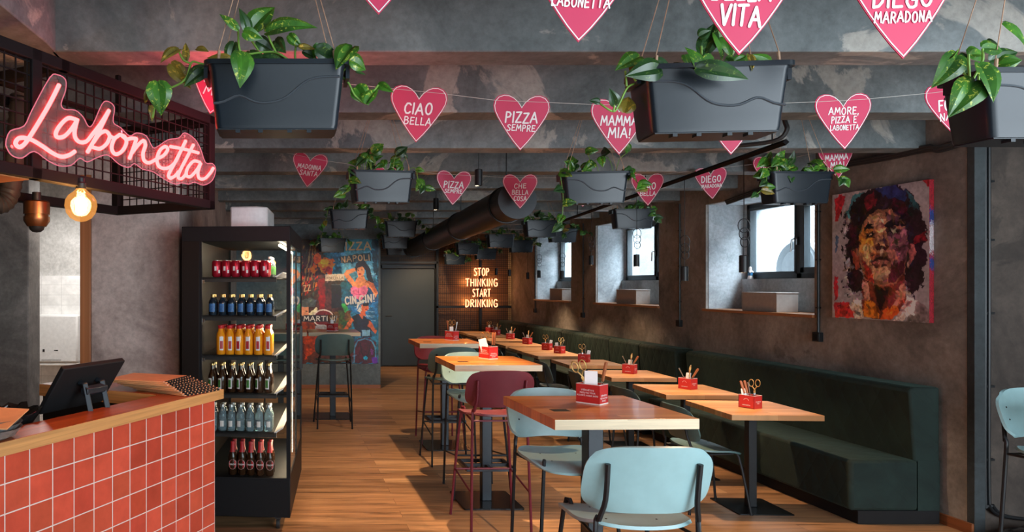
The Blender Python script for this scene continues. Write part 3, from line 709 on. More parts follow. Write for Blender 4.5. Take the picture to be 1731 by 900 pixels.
# pink script sign
NO = 0.030   # stands this far in front of the mesh
n_out = -NB
P0 = Vector((CS.x, CS.y, 0)) + n_out * NO
def on_sign(zx, zy, off=0.0):
    px, py = zx / 3.0, zy / 3.0
    d = Vector(((px - PX) / F, 1.0, (HY - py) / F)); o = Vector((0, 0, CH))
    t = ((P0 + n_out * off - o).dot(n_out)) / d.dot(n_out)
    return o + d * t
sign = thing('neon_sign', 'pink glowing script neon sign on the mesh cage above the bar', 'neon sign', P0 + NX * -0.8 + Vector((0, 0, 2.3)), CROT)
sinv = (Matrix.Translation(sign.location) @ Matrix.Rotation(CROT, 4, 'Z')).inverted()
SC = [[(300, 430), (255, 520), (203, 610), (150, 695), (120, 735), (95, 746), (79, 728), (92, 704), (125, 700), (165, 712), (215, 742), (265, 776), (310, 795), (350, 787), (380, 768)],
      [(384, 606), (345, 600), (308, 632), (284, 672), (290, 696), (325, 692), (362, 655), (390, 612)], [(392, 604), (378, 665), (384, 703), (408, 722), (440, 716), (470, 680), (510, 628), (553, 560)],
      [(553, 560), (524, 620), (490, 690), (462, 740), (443, 773)], [(474, 722), (503, 682), (535, 666), (556, 690), (542, 728), (508, 754), (472, 748)],
      [(556, 690), (580, 700), (604, 686)],
      [(606, 684), (578, 708), (566, 752), (584, 782), (618, 768), (641, 725), (630, 692), (606, 684)], [(618, 688), (642, 706), (668, 702), (692, 704)],
      [(692, 704), (676, 752), (656, 806)], [(666, 780), (700, 736), (728, 714), (737, 738), (725, 778), (731, 814), (757, 826), (794, 806)],
      [(794, 806), (828, 790), (850, 760), (838, 744), (812, 762), (796, 808), (808, 846), (846, 854), (886, 826), (910, 780)],
      [(942, 714), (910, 780), (880, 838), (856, 884), (862, 904), (888, 892), (906, 870)], [(981, 734), (944, 806), (912, 868), (904, 900), (922, 906), (946, 880)],
      [(864, 744), (930, 756), (1006, 776)],
      [(1014, 824), (982, 818), (952, 852), (944, 888), (966, 896), (998, 862), (1018, 828)], [(1018, 828), (1004, 872), (1010, 904), (1038, 906), (1066, 878), (1082, 852)]]
OUT = [(28, 722), (50, 665), (120, 640), (160, 560), (250, 395), (290, 380), (330, 405), (330, 460), (308, 525), (325, 555), (380, 560), (420, 595), (445, 640), (470, 630), (515, 530), (545, 515), (578, 545), (572, 620), (610, 648), (655, 690), (690, 675), (740, 690), (772, 748), (800, 742), (850, 710), (905, 700), (935, 674), (985, 705), (1015, 755), (1040, 825), (1075, 830), (1092, 860), (1075, 915), (1030, 940), (985, 925), (955, 935), (920, 928), (890, 935), (850, 920), (810, 895), (770, 870), (720, 858), (680, 830), (650, 850), (600, 832), (545, 787), (490, 800), (440, 822), (402, 803), (360, 838), (300, 842), (240, 815), (170, 768), (110, 802), (60, 790), (34, 755)]
tm = emit('pink_neon_tube', (16.0, 0.66, 0.66), 1.0)
tb = MB()
for st in SC:
    pts = [sinv @ on_sign(q[0], q[1], 0.014) for q in smoothpts([(a, b_, 0) for a, b_ in st], 5)]
    tb.tube(pts, 0.0075, 8)
tb.build('script_tube', tm, sign)
mA = bpy.data.materials.new('clear_acrylic'); mA.use_nodes = True; N_ = mA.node_tree.nodes; L_ = mA.node_tree.links; N_.clear()
t1 = N_.new('ShaderNodeBsdfTransparent'); t2 = N_.new('ShaderNodeBsdfDiffuse'); t2.inputs[0].default_value = (0.9, 0.85, 0.86, 1); mx = N_.new('ShaderNodeMixShader'); mx.inputs[0].default_value = 0.05; oo = N_.new('ShaderNodeOutputMaterial')
t1.inputs[0].default_value = (0.9, 0.88, 0.88, 1)
L_.new(t1.outputs[0], mx.inputs[1]); L_.new(t2.outputs[0], mx.inputs[2]); L_.new(mx.outputs[0], oo.inputs[0]); M['acrylic'] = mA
ol = [sinv @ on_sign(q[0], q[1], 0.0) for q in smoothpts([(a, b_, 0) for a, b_ in OUT], 3, True)]
ab = MB(); k = len(ol); off = Vector((0, -0.004, 0))
ab._add([p for p in ol] + [p + off for p in ol], [tuple(range(k)), tuple(range(2 * k - 1, k - 1, -1))])
ab.build('backing_sheet', 'acrylic', sign, smooth=False)
MB().tube([p + off * 0.5 for p in ol], 0.0021, 6, True).build('backing_rim', emit('pink_lit_edge', (0.95, 0.22, 0.30), 0.9), sign)
sc = MB()
for q in ((60, 744), (306, 408), (617, 668), (936, 690), (805, 873), (1072, 858)):
    a = sinv @ on_sign(q[0], q[1], 0.006); sc.tube([a, a + Vector((0, 0.03, 0))], 0.006, 8)
sc.build('stand_off_screw', 'steel', sign)
for x in (-0.08, -0.3):
    point('sign_glow', Vector((CS.x, CS.y, 0)) + NX * x + n_out * 0.30 + Vector((0, 0, 2.38)), 8.0, (1.0, 0.10, 0.14), 0.05)

point('cage_fill_glow', cw(-1.75, 0.40, 2.46), 9, (1.0, 0.45, 0.15), 0.05)  # unseen warm point light, added for the orange glow overhead
# filament bulb, camera dome, flexible hose under the cage
bp = Vector((-0.765, 2.63, 1.9975))
bl = thing('globe_bulb', 'lit round filament bulb hanging under the steel cage', 'bulb', bp)
gm = bpy.data.materials.new('amber_bulb_glass'); gm.use_nodes = True; N_ = gm.node_tree.nodes; L_ = gm.node_tree.links; N_.clear()
t1 = N_.new('ShaderNodeBsdfTransparent'); t1.inputs[0].default_value = (1, 0.84, 0.62, 1); t2 = N_.new('ShaderNodeEmission'); t2.inputs[0].default_value = (1.0, 0.42, 0.10, 1); t2.inputs[1].default_value = 1.1
t3 = N_.new('ShaderNodeBsdfGlossy'); t3.inputs[1].default_value = 0.05
mx = N_.new('ShaderNodeMixShader'); mx.inputs[0].default_value = 0.42; m2 = N_.new('ShaderNodeMixShader'); m2.inputs[0].default_value = 0.06; oo = N_.new('ShaderNodeOutputMaterial')
L_.new(t1.outputs[0], mx.inputs[1]); L_.new(t2.outputs[0], mx.inputs[2]); L_.new(mx.outputs[0], m2.inputs[1]); L_.new(t3.outputs[0], m2.inputs[2]); L_.new(m2.outputs[0], oo.inputs[0])
MB().lathe([(0.001, -0.060), (0.02, -0.0565), (0.04, -0.045), (0.054, -0.026), (0.060, 0.0), (0.057, 0.022), (0.046, 0.040), (0.03, 0.052), (0.02, 0.062), (0.016, 0.075)], 32, cap=False).build('glass_globe', gm, bl)
fm = emit('hot_filament', (14, 9.0, 4.0), 1.0)
fl = MB()
for i in range(6):
    a = 2 * PI * i / 6; fl.tube([(0.006 * math.cos(a), 0.006 * math.sin(a), 0.035), (0.02 * math.cos(a), 0.02 * math.sin(a), 0.018), (0.016 * math.cos(a), 0.016 * math.sin(a), -0.02), (0.004 * math.cos(a), 0.004 * math.sin(a), -0.03)], 0.0052, 6)
fl.build('filament', fm, bl)
MB().lathe([(0.017, 0.062), (0.02, 0.066), (0.02, 0.085), (0.014, 0.09), (0.014, 0.105)], 16).build('socket', 'black', bl)
point('bulb_light', bp + Vector((0, 0, -0.002)), 26, (1.0, 0.50, 0.18), 0.05)

dp = at(62, 366, 3.05)
dm = thing('camera_dome', 'bronze security camera dome hanging under the cage by the bar', 'camera', dp)
MB().lathe([(0.0, 0.066), (0.05, 0.066), (0.056, 0.06), (0.056, 0.008), (0.05, 0.008), (0.05, -0.002), (0.056, -0.002), (0.056, -0.02), (0.04, -0.045), (0.0, -0.045)], 28, cap=False).build('housing', 'copper', dm)
MB().lathe([(0.034, -0.045), (0.03, -0.058), (0.018, -0.068), (0.001, -0.071)], 24, cap=False).build('lens_cover', 'black', dm)
MB().tube([(0, 0, 0.064), (0, 0, 2.075 - dp.z + 0.03)], 0.02, 10).build('bracket', 'black', dm)
hp = [Vector((-1.75, 2.8, 2.0)), Vector((-1.45, 2.85, 2.02)), Vector((-1.25, 2.9, 2.04)), Vector((-1.17, 2.95, 2.07)), Vector((-1.15, 3.0, 2.30)), Vector((-1.15, 3.05, 2.52))]
hs = smoothpts(hp, 14); hh = MB(); hh.tube(hs, [0.042 if i % 2 else 0.047 for i in range(len(hs))], 14)
tag(hh.build('ventilation_hose', 'rubber'), 'black ribbed flexible hose at the left under the cage', 'hose')
# paper towel box on the kitchen wall
tw = thing('towel_dispenser', 'white paper towel dispenser on the kitchen tiles', 'dispenser', at(102, 617, 6.9))
TW = 0.42
MB().mm(-TW / 2, TW / 2, -0.13, 0, 0.03, 0.50).build('housing', 'offwhite', tw, 0.02)
MB().mm(-TW / 2 + 0.005, TW / 2 - 0.005, -0.12, 0, 0.0, 0.03).build('base', 'rail', tw, 0.01)
l = MB(); l.mm(-0.13, -0.11, -0.132, -0.1305, 0.14, 0.165); l.mm(-0.02, 0.02, -0.132, -0.1305, 0.15, 0.158); l.mm(-0.14, 0.05, -0.132, -0.1305, 0.06, 0.063); l.build('label_marks', 'blackmatte', tw)
# ------------------------------------------------------------------ drinks cooler seen through its glass end
KO = Vector((-0.711, 4.85, 0)); KR = R(-5)
KT = Matrix.Translation(KO) @ Matrix.Rotation(KR, 4, 'Z')
ko = thing('drinks_cooler', 'tall black glass-sided drinks cooler between the bar and the mural', 'cooler', KO, KR)
KW, KD, KH = 0.757, 1.25, 2.105
g = MB(); g.mm(0, KW, 0, KD, 0.10, 0.372); g.build('base', 'coolerblack', ko, 0.004)
MB().mm(0.02, KW - 0.03, -0.002, 0.0, 0.12, 0.355).build('kick_panel', 'coolerblack', ko)
for x in (0.08, KW - 0.09):
    for y in (0.08, KD - 0.08):
        cs = MB(); cs.mm(x - 0.02, x + 0.02, y - 0.02, y + 0.02, 0.07, 0.10)
        cs.lathe([(0.012, -0.012), (0.036, -0.012), (0.038, 0), (0.036, 0.012), (0.012, 0.012)], 18, T=Matrix.Translation((x, y, 0.038)) @ Matrix.Rotation(R(90), 4, 'Y'))
        cs.build('caster', 'rubber', ko)
MB().mm(0, 0.125, 0, KD, 0.372, KH - 0.1).build('insulated_side', 'brownpanel', ko, 0.003)
MB().mm(0, KW, 0, KD, KH - 0.105, KH).build('roof', 'coolerblack', ko, 0.004)
for y in (0, KD - 0.025):
    MB().mm(KW - 0.026, KW, y, y + 0.025, 0.372, KH - 0.1).build('corner_post', 'coolerblack', ko); MB().mm(0.125, 0.142, y, y + 0.02, 0.372, KH - 0.1).build('corner_post', 'coolerblack', ko)
for y in (0.006, KD - 0.014): MB().mm(0.13, KW - 0.02, y, y + 0.006, 0.372, KH - 0.1).build('end_glass', 'coolerglass', ko, smooth=False)
for y in (0.03, KD / 2 + 0.005):
    d = MB(); a, b = y, y + KD / 2 - 0.035
    d.mm(KW - 0.014, KW, a, b, 0.372, 0.392); d.mm(KW - 0.014, KW, a, b, KH - 0.125, KH - 0.105); d.mm(KW - 0.014, KW, a, a + 0.018, 0.372, KH - 0.105); d.mm(KW - 0.014, KW, b - 0.018, b, 0.372, KH - 0.105)
    dd = d.build('door', 'coolerblack', ko)
    MB().mm(KW - 0.010, KW - 0.004, a + 0.015, b - 0.015, 0.39, KH - 0.12).build('door_glass', 'coolerglass', dd, smooth=False)
    hy = b - 0.05 if y < 0.1 else a + 0.05
    MB().tube([(KW, hy, 1.05), (KW + 0.035, hy, 1.05), (KW + 0.035, hy, 1.38), (KW, hy, 1.38)], 0.008, 8).build('door_handle', 'black', dd)
SZ = [1.754, 1.486, 1.213, 0.949, 0.680]
for z in SZ:
    sh = MB(); sh.mm(0.128, 0.66, 0.02, KD - 0.02, z - 0.012, z); sh.mm(0.128, 0.66, 0.02, 0.032, z - 0.034, z)
    so = sh.build('shelf', 'shelfmetal', ko)
    rl = MB(); rl.prism([(0.640, z - 0.002), (0.702, z + 0.034), (0.706, z + 0.030), (0.646, z - 0.010)], 0.02, KD - 0.02, Matrix(((1, 0, 0, 0), (0, 0, 1, 0), (0, 1, 0, 0), (0, 0, 0, 1)))); rl.build('price_rail', 'rail', so)
    br = MB(); br.mm(0.126, 0.16, 0.012, 0.02, z - 0.045, z - 0.02); br.build('bracket', 'steel', so)
led = emit('cooler_led', (1.0, 0.80, 0.58), 26.0)
MB().tube([(0.68, 0.06, KH - 0.13), (0.68, KD - 0.06, KH - 0.13)], 0.010, 8).build('light_tube', led, ko)
MB().mm(0.727, 0.731, KD * 0.45, KD * 0.45 + 0.012, 0.42, KH - 0.16).build('light_tube', led, ko)
for z in (1.85, 1.58, 1.31, 1.04, 0.78, 0.5):
    l = area('cooler_shelf_light', KT @ Vector((0.70, 0.55, z + 0.08)), (0, R(60), KR), 0.9, 0.04, 6.0, (1.0, 0.74, 0.48)); l.data.shape = 'RECTANGLE'
    l.rotation_euler = (Matrix.Rotation(KR, 4, 'Z') @ Matrix.Rotation(R(90), 4, 'Z') @ Matrix.Rotation(R(62), 4, 'X')).to_euler()

def prof_bottle(h, r, nr, sh=0.55, nk=0.78):
    return [(0.0, 0), (r * 0.9, 0), (r, 0.006), (r, h * sh), (r * 0.93, h * (sh + 0.05)), (nr * 1.25, h * nk), (nr, h * (nk + 0.05)), (nr, h * 0.955), (0, h * 0.955)]
def ring(r, z0, z1, n=20): return MB().lathe([(r, z0), (r + 0.0006, z0 + 0.001), (r + 0.0006, z1 - 0.001), (r, z1)], n, cap=False)
def patch(r, z0, z1, a0, a1, n=8):
    """label glued on a cylinder, facing the camera around -90 degrees"""
    b = MB(); vs = []
    for z in (z0, z1):
        for i in range(n + 1):
            a = R(a0 + (a1 - a0) * i / n); vs.append(((r + 0.0008) * math.cos(a), (r + 0.0008) * math.sin(a), z))
    b._add(vs, [(i, i + 1, n + 2 + i, n + 1 + i) for i in range(n)]); return b
def ovalpatch(r, zc, hh, aw):
    b = MB(); vs = [((r + 0.001) * math.cos(R(-90 + aw * math.cos(2 * PI * i / 18))), (r + 0.001) * math.sin(R(-90 + aw * math.cos(2 * PI * i / 18))), zc + hh * math.sin(2 * PI * i / 18)) for i in range(18)]
    b._add(vs, [tuple(range(18))]); return b
def mk_can():
    t = thing('drink_can', '', 'can')
    MB().lathe([(0, 0.003), (0.024, 0.0), (0.026, 0.003), (0.033, 0.012), (0.033, 0.103), (0.027, 0.115)], 24, cap=False).build('body', 'can', t)
    MB().lathe([(0.027, 0.115), (0.0275, 0.118), (0.025, 0.118), (0.024, 0.114), (0, 0.114)], 24, cap=False).build('lid', 'alu', t)
    b = patch(0.033, 0.045, 0.075, -118, -92); b.m = 0; b.build('white_print', 'white', t)
    patch(0.033, 0.028, 0.05, -70, -48).build('white_print', 'rail', t)
    return t
def mk_small():
    t = thing('beer_bottle', '', 'bottle')
    MB().lathe(prof_bottle(0.15, 0.029, 0.012, 0.62, 0.80), 22, cap=False).build('glass_body', 'navyglass', t)
    MB().lathe([(0.0125, 0.125), (0.0145, 0.127), (0.0145, 0.146), (0.0, 0.148)], 16, cap=False).build('foil_cap', 'goldfoil', t)
    patch(0.029, 0.025, 0.082, -135, -45).build('label', 'bluelabel', t)
    return t
def mk_juice():
    t = thing('juice_bottle', '', 'bottle')
    MB().lathe([(0, 0), (0.030, 0), (0.032, 0.006), (0.032, 0.125), (0.029, 0.145), (0.019, 0.165), (0.018, 0.180), (0, 0.180)], 22, cap=False).build('body', 'juice', t)
    MB().lathe([(0.0195, 0.180), (0.021, 0.182), (0.021, 0.202), (0.019, 0.204), (0, 0.204)], 18, cap=False).build('cap', 'redcap', t)
    patch(0.032, 0.03, 0.125, -110, -62).build('label', 'white', t)
    patch(0.0325, 0.04, 0.095, -104, -68).build('label', 'redlabel', t)
    return t
def mk_brown():
    t = thing('cider_bottle', '', 'bottle')
    MB().lathe(prof_bottle(0.205, 0.030, 0.0125, 0.5, 0.74), 22, cap=False).build('glass_body', 'brownglass', t)
    MB().lathe([(0.013, 0.185), (0.0155, 0.187), (0.0145, 0.199), (0, 0.2)], 16, cap=False).build('crown_cap', 'goldfoil', t)
    patch(0.030, 0.025, 0.098, -140, -85).build('label', 'white', t)
    patch(0.0306, 0.035, 0.088, -135, -96).build('label', 'greenlabel', t)
    return t
def mk_water():
    t = thing('water_bottle', '', 'bottle')
    MB().lathe(prof_bottle(0.185, 0.030, 0.014, 0.58, 0.80), 22, cap=False).build('glass_body', 'water', t)
    MB().lathe([(0.015, 0.163), (0.017, 0.165), (0.017, 0.182), (0, 0.183)], 16, cap=False).build('cap', 'alu', t)
    patch(0.0302, 0.03, 0.07, -120, -70).build('label', 'rail', t)
    return t
def mk_redneck():
    t = thing('lager_bottle', '', 'bottle')
    MB().lathe(prof_bottle(0.235, 0.0305, 0.0125, 0.52, 0.72), 22, cap=False).build('glass_body', 'brownglass', t)
    MB().lathe([(0.0205, 0.158), (0.0145, 0.178), (0.0135, 0.218), (0.0155, 0.22), (0.0145, 0.232), (0, 0.233)], 16, cap=False).build('neck_foil', 'redlabel', t)
    l = ovalpatch(0.0305, 0.075, 0.032, 52).build('label', 'redlabel', t)
    ovalpatch(0.0300, 0.075, 0.0345, 57).build('label_rim', 'white', t)
    tx = MB(); vs, fs = fontmesh('PERONI', 0.0145, 0.02)
    tx._add([(0.0322 * math.cos(R(-90) + v[0] / 0.0322), 0.0322 * math.sin(R(-90) + v[0] / 0.0322), 0.075 + v[1]) for v in vs], fs); tx.build('lettering', 'white', l, smooth=False)
    return t
def mk_green():
    t = thing('glass_bottle', '', 'bottle')
    MB().lathe(prof_bottle(0.15, 0.026, 0.011, 0.55, 0.76), 20, cap=False).build('glass_body', 'water', t)
    ring(0.0262, 0.02, 0.08).build('label', 'greenlabel', t)
    MB().lathe([(0.012, 0.132), (0.014, 0.134), (0.014, 0.147), (0, 0.148)], 14, cap=False).build('cap', 'white', t)
    return t
ORD = ['first', 'second', 'third', 'fourth', 'fifth', 'sixth', 'seventh', 'eighth', 'ninth', 'tenth']
rnd = random.Random(11)
def fill(mk, z, x0, dx, n, rows, noun, shelf, y0=0.075, dy=0.075, lean=0):
    proto = mk(); first = True
    for r in range(rows):
        for i in range(n):
            lab = '%s %s from the left, %s row of the %s' % (ORD[i], noun, 'front' if r == 0 else ORD[r], shelf)
            loc = KT @ Vector((x0 + dx * i + rnd.uniform(-.003, .003), y0 + dy * r + rnd.uniform(-.004, .004), z + 0.0008))
            rz = KR + rnd.uniform(-0.25, 0.25)
            if first:
                o = proto; o.location = loc; o.rotation_euler = (0, 0, rz); o['label'] = lab; o['group'] = noun + 's on the ' + shelf; first = False
            else: dup(proto, loc, rz, lab, noun + 's on the ' + shelf)
fill(mk_can, SZ[0], 0.232, 0.0685, 6, 2, 'red drink can', 'top cooler shelf')
fill(mk_green, SZ[0], 0.592, 0.0, 1, 3, 'green label bottle', 'top cooler shelf', 0.20, 0.11)
fill(mk_small, SZ[1], 0.205, 0.0665, 7, 2, 'dark gold-topped bottle', 'second cooler shelf')
fill(mk_juice, SZ[2], 0.262, 0.066, 6, 3, 'orange juice bottle', 'third cooler shelf')
fill(mk_brown, SZ[3], 0.205, 0.0655, 7, 2, 'brown cider bottle', 'fourth cooler shelf')
fill(mk_water, SZ[4], 0.205, 0.0655, 7, 2, 'clear water bottle', 'fifth cooler shelf')
fill(mk_redneck, 0.372, 0.345, 0.0655, 5, 2, 'red-necked lager bottle', 'cooler floor')
# white box unit on top of the cooler
ac = thing('white_unit', 'white boxy unit standing on top of the drinks cooler', 'box', KT @ Vector((0.30, 0.25, KH + 0.0005)), KR)
u = MB(); u.prism([(0, 0), (0.20, 0), (0.27, 0.05), (0.27, 0.5), (0, 0.5)], 0, 0.165); u.build('housing', 'offwhite', ac, 0.012)
MB().mm(0.1345, 0.1360, -0.0008, 0.001, 0.012, 0.155).build('panel_joint', 'rail', ac)
MB().mm(-0.03, 0.33, 0.0, 0.52, -0.0004, 0.0).build('foot_sheet', 'rail', ac)

# ------------------------------------------------------------------ stools and chairs
def make_stool(shell, metal, seat=0.79, low=False):
    t = thing('bar_stool' if not low else 'dining_chair', '', 'stool' if not low else 'chair')
    zs = seat
    def sf(u, v): return (0.215 * u * math.sqrt(1 - .34 * v ** 4), 0.20 * v * math.sqrt(1 - .34 * u ** 4), zs + 0.014 * u * u - 0.028 * max(0, v) ** 3 + 0.016 * max(0, -v) ** 3)
    so = MB().shell(sf, 18, 18, 0.013).build('seat', shell, t)
    zc = zs + 0.205; hb = 0.128
    def bf(u, v): return (0.232 * u * math.sqrt(1 - .30 * v ** 4), -0.245 - 0.035 * v + 0.055 * u * u, zc + hb * v * math.sqrt(1 - .36 * u ** 6) - 0.008 * u * u)
    bo = MB().shell(bf, 22, 12, 0.013).build('backrest', shell, t)
    r = 0.0095
    for s in (-1, 1):
        l = MB(); l.tube(smoothpts([(s * 0.205, -0.235, 0.0), (s * 0.188, -0.20, zs - 0.02), (s * 0.180, -0.212, zs + 0.05), (s * 0.165, -0.232, zs + 0.13), (s * 0.165, -0.252, zs + 0.265)], 4), r, 8)
        l.lathe([(0.011, 0), (0.011, 0.012)], 8, (s * 0.205, -0.235, 0)); l.build('leg', metal, t)
        l = MB(); l.tube(smoothpts([(s * (0.23 if not low else 0.215), 0.215, 0.0), (s * 0.172, 0.15, zs - 0.035), (s * 0.15, 0.10, zs - 0.012)], 4), r, 8)
        l.lathe([(0.011, 0), (0.011, 0.012)], 8, (s * (0.23 if not low else 0.215), 0.215, 0)); l.build('leg', metal, t)
    f = MB(); f.tube([(-0.155, 0.12, zs - 0.016), (-0.188, -0.19, zs - 0.016)], 0.007, 6); f.tube([(0.155, 0.12, zs - 0.016), (0.188, -0.19, zs - 0.016)], 0.007, 6)
    f.tube([(-0.188, -0.195, zs - 0.018), (0.188, -0.195, zs - 0.018)], 0.007, 6); f.build('seat_frame', metal, t)
    if not low:
        z = 0.345; k = z / (zs - 0.035); xf = 0.23 + (0.172 - 0.23) * k; yf = 0.215 + (0.15 - 0.215) * k
        f = MB(); f.tube([(-xf, yf, z), (xf, yf, z)], 0.0075, 8)
        for s in (-1, 1): f.tube([(s * xf, yf, z), (s * 0.2, -0.222, z - 0.06)], 0.0065, 8)
        f.build('footrest', metal, t)
    sc = MB()
    for u in (-.45, .45):
        for v in (-.4, .35):
            p = Vector(sf(u, v)); sc.lathe([(0.0045, 0), (0.003, 0.0015)], 8, (p.x, p.y, p.z + 0.0065))
    sc.build('screw', 'black', so)
    sc = MB()
    for s in (-1, 1):
        for z in (0.17, 0.235):
            y = bf(s * .165 / .232, (zs + z - zc) / hb)[1]
            sc.lathe([(0.0055, 0), (0.004, 0.002)], 8, T=Matrix.Translation((s * 0.165, y + 0.006, zs + z)) @ Matrix.Rotation(R(-90), 4, 'X'))
    sc.build('screw', 'black', bo)
    return t
PROTO = {}
def stool(kind, X, Y, rz, label, group, low=False):
    shell, metal = {'blue': ('blue', 'black'), 'teal': ('teal', 'black'), 'red': ('red', 'redmetal'), 'dark': ('darkteal', 'black')}[kind]
    if (kind, low) not in PROTO:
        o = PROTO[(kind, low)] = make_stool(shell, metal, 0.79 if not low else 0.455, low)
        o.location = (X, Y, 0); o.rotation_euler = (0, 0, rz); o['label'] = label; o['group'] = group
    else: dup(PROTO[(kind, low)], (X, Y, 0), rz, label, group)
G1 = 'bar stools around the high tables'
stool('blue', 1.335, 2.76, R(-1), 'pale blue bar stool nearest the camera, back turned, at the front high table', G1)
stool('blue', 1.465, 3.645, PI + R(2), 'pale blue bar stool behind the nearest high table, facing the camera', G1)
stool('red', 1.468, 4.96, R(1), 'wine red bar stool in front of the middle high table', G1)
stool('blue', 1.57, 5.73, PI, 'pale blue bar stool behind the middle high table', G1)
stool('teal', 1.585, 6.74, R(0), 'shade-darkened blue bar stool in front of the farthest high table of the row', G1)
stool('red', 1.69, 7.62, PI, 'wine red bar stool behind the farthest high table of the row', G1)
stool('teal', 0.60, 8.46, 0, 'shade-darkened blue bar stool in front of the painted wall, right of the cooler', G1)
stool('teal', -0.03, 8.46, 0, 'shade-darkened blue bar stool seen through the cooler glass by the mural', G1)
stool('blue', 4.16, 3.64, PI + R(3), 'pale blue bar stool cut off at the right edge by the dark wall', G1)

# ------------------------------------------------------------------ tables
def high_table(X, Y, a, label, plate=True):
    t = thing('high_table', label, 'table', (X, Y, 0), R(a), 'wooden high tables')
    s = 0.325; z = 1.107
    tp = MB().mm(-s, s, -s, s, z - 0.047, z).build('tabletop', 'table', t, 0.002)
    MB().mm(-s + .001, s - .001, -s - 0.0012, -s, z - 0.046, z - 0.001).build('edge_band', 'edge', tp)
    MB().mm(-0.037, 0.037, -0.037, 0.037, 0.012, z - 0.047).build('column', 'steelblack', t, 0.004)
    MB().prism(rrect(0.46, 0.46, 0.02), 0, 0.012).build('base_plate', 'plate', t, 0.002)
    f = MB()
    for y in (-0.14, 0.14): f.mm(-0.19, 0.19, y - 0.013, y + 0.013, 0.27, 0.297)
    for x in (-0.177, 0.177): f.mm(x - 0.013, x + 0.013, -0.14, 0.14, 0.27, 0.297)
    f.mm(-0.012, 0.012, -0.14, 0.14, 0.27, 0.297); f.mm(-0.18, 0.18, -0.012, 0.012, 0.27, 0.297)
    f.build('footrest', 'steelblack', t, 0.002)
    MB().mm(-0.12, 0.12, -0.12, 0.12, z - 0.055, z - 0.0472).build('mounting_plate', 'black', t)
    if plate: MB().mm(-0.245, -0.165, -0.13, -0.075, z, z + 0.0012).build('dark_inlay', 'blackmatte', t)
    return t
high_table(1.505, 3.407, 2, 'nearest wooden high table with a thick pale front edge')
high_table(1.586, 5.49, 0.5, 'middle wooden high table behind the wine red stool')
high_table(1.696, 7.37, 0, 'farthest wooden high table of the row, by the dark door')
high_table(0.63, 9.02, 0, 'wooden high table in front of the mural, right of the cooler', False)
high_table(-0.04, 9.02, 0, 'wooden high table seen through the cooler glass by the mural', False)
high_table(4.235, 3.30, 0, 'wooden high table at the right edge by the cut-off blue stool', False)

LOW = [(3.57, 5.34, -3), (3.60, 6.26, -3), (3.65, 7.36, -3), (3.67, 8.45, -3), (3.66, 9.49, 0), (3.68, 10.16, 0), (3.72, 11.02, 0), (3.76, 11.98, 0), (3.81, 12.96, 0), (3.84, 13.80, 0)]
LN = ['nearest low table by the green banquette', 'second nearest low table', 'third nearest low table', 'fourth nearest low table', 'fifth nearest low table', 'sixth nearest low table', 'seventh nearest low table', 'eighth nearest low table', 'second farthest low table', 'farthest low table']
for i, (X, Y, a) in enumerate(LOW):
    lab = 'square oak ' + LN[i].replace('nearest low table by', 'low table nearest the camera by') + ('' if i == 0 else ' along the green banquettes')
    if i == 0:
        t0 = thing('cafe_table', lab, 'table', (X, Y, 0), R(a), 'oak low tables along the banquettes')
        s = 0.322; z = 0.762
        MB().mm(-s, s, -s, s, z - 0.04, z).build('tabletop', 'oak', t0, 0.002)
        MB().mm(-0.03, 0.03, -0.03, 0.03, 0.008, z - 0.04).build('column', 'black', t0, 0.004)
        MB().prism(rrect(0.40, 0.40, 0.015), 0, 0.008).build('base_plate', 'plate', t0, 0.001)
        MB().mm(-0.11, 0.11, -0.11, 0.11, z - 0.048, z - 0.0402).build('mounting_plate', 'black', t0)
    else: dup(t0, (X, Y, 0), R(a), lab)
for i, (X, Y, a) in enumerate(LOW[:9]):
    stool('dark' if i else 'teal', X - 0.34, Y + (0.0 if i else 0.02), R(-90) + R((0, 4, -3, 2, 5, -4, 0, 3, 0)[i]), 'dark teal chair pushed up to the ' + LN[i].replace('nearest low table by', 'low table nearest the camera by'), 'chairs along the low tables', True)

# ------------------------------------------------------------------ banquettes
def banquette(y0, y1, label, seams, near):
    t = thing('banquette', label, 'bench', (4.35, (y0 + y1) / 2, 0), 0, 'green velvet banquettes')
    yc = (y0 + y1) / 2; T = Matrix.Translation((-4.35, -yc, 0))
    MB().mm(4.075, 4.655, y0, y1, 0, 0.095, T).build('plinth', 'blackmatte', t, 0.003)
    MB().mm(4.02, 4.50, y0 - 0.005, y1, 0.095, 0.454, T).build('seat', 'velvet', t, 0.022)
    n = seams
    for k in range(n):
        a = y0 + (y1 - y0) * k / n; b = y0 + (y1 - y0) * (k + 1) / n
        bk = MB(); g = 0.002 if n > 1 else 0
        bk.prism([(4.475, 0.44), (4.44, 0.945), (4.47, 0.972), (4.655, 0.972), (4.655, 0.44)], a + g, b - g, T @ Matrix(((1, 0, 0, 0), (0, 0, 1, 0), (0, 1, 0, 0), (0, 0, 0, 1))))
        bk.build('backrest', 'velvet', t, 0.014)
    MB().mm(4.5, 4.655, y0, y1, 0.095, 0.45, T).build('frame', 'velvet', t)
    return t
banquette(4.955, 7.72, 'long dark green velvet banquette nearest the camera under the portrait', 1, True)
banquette(7.93, 14.45, 'long dark green velvet banquette running on to the back wall', 8, False)

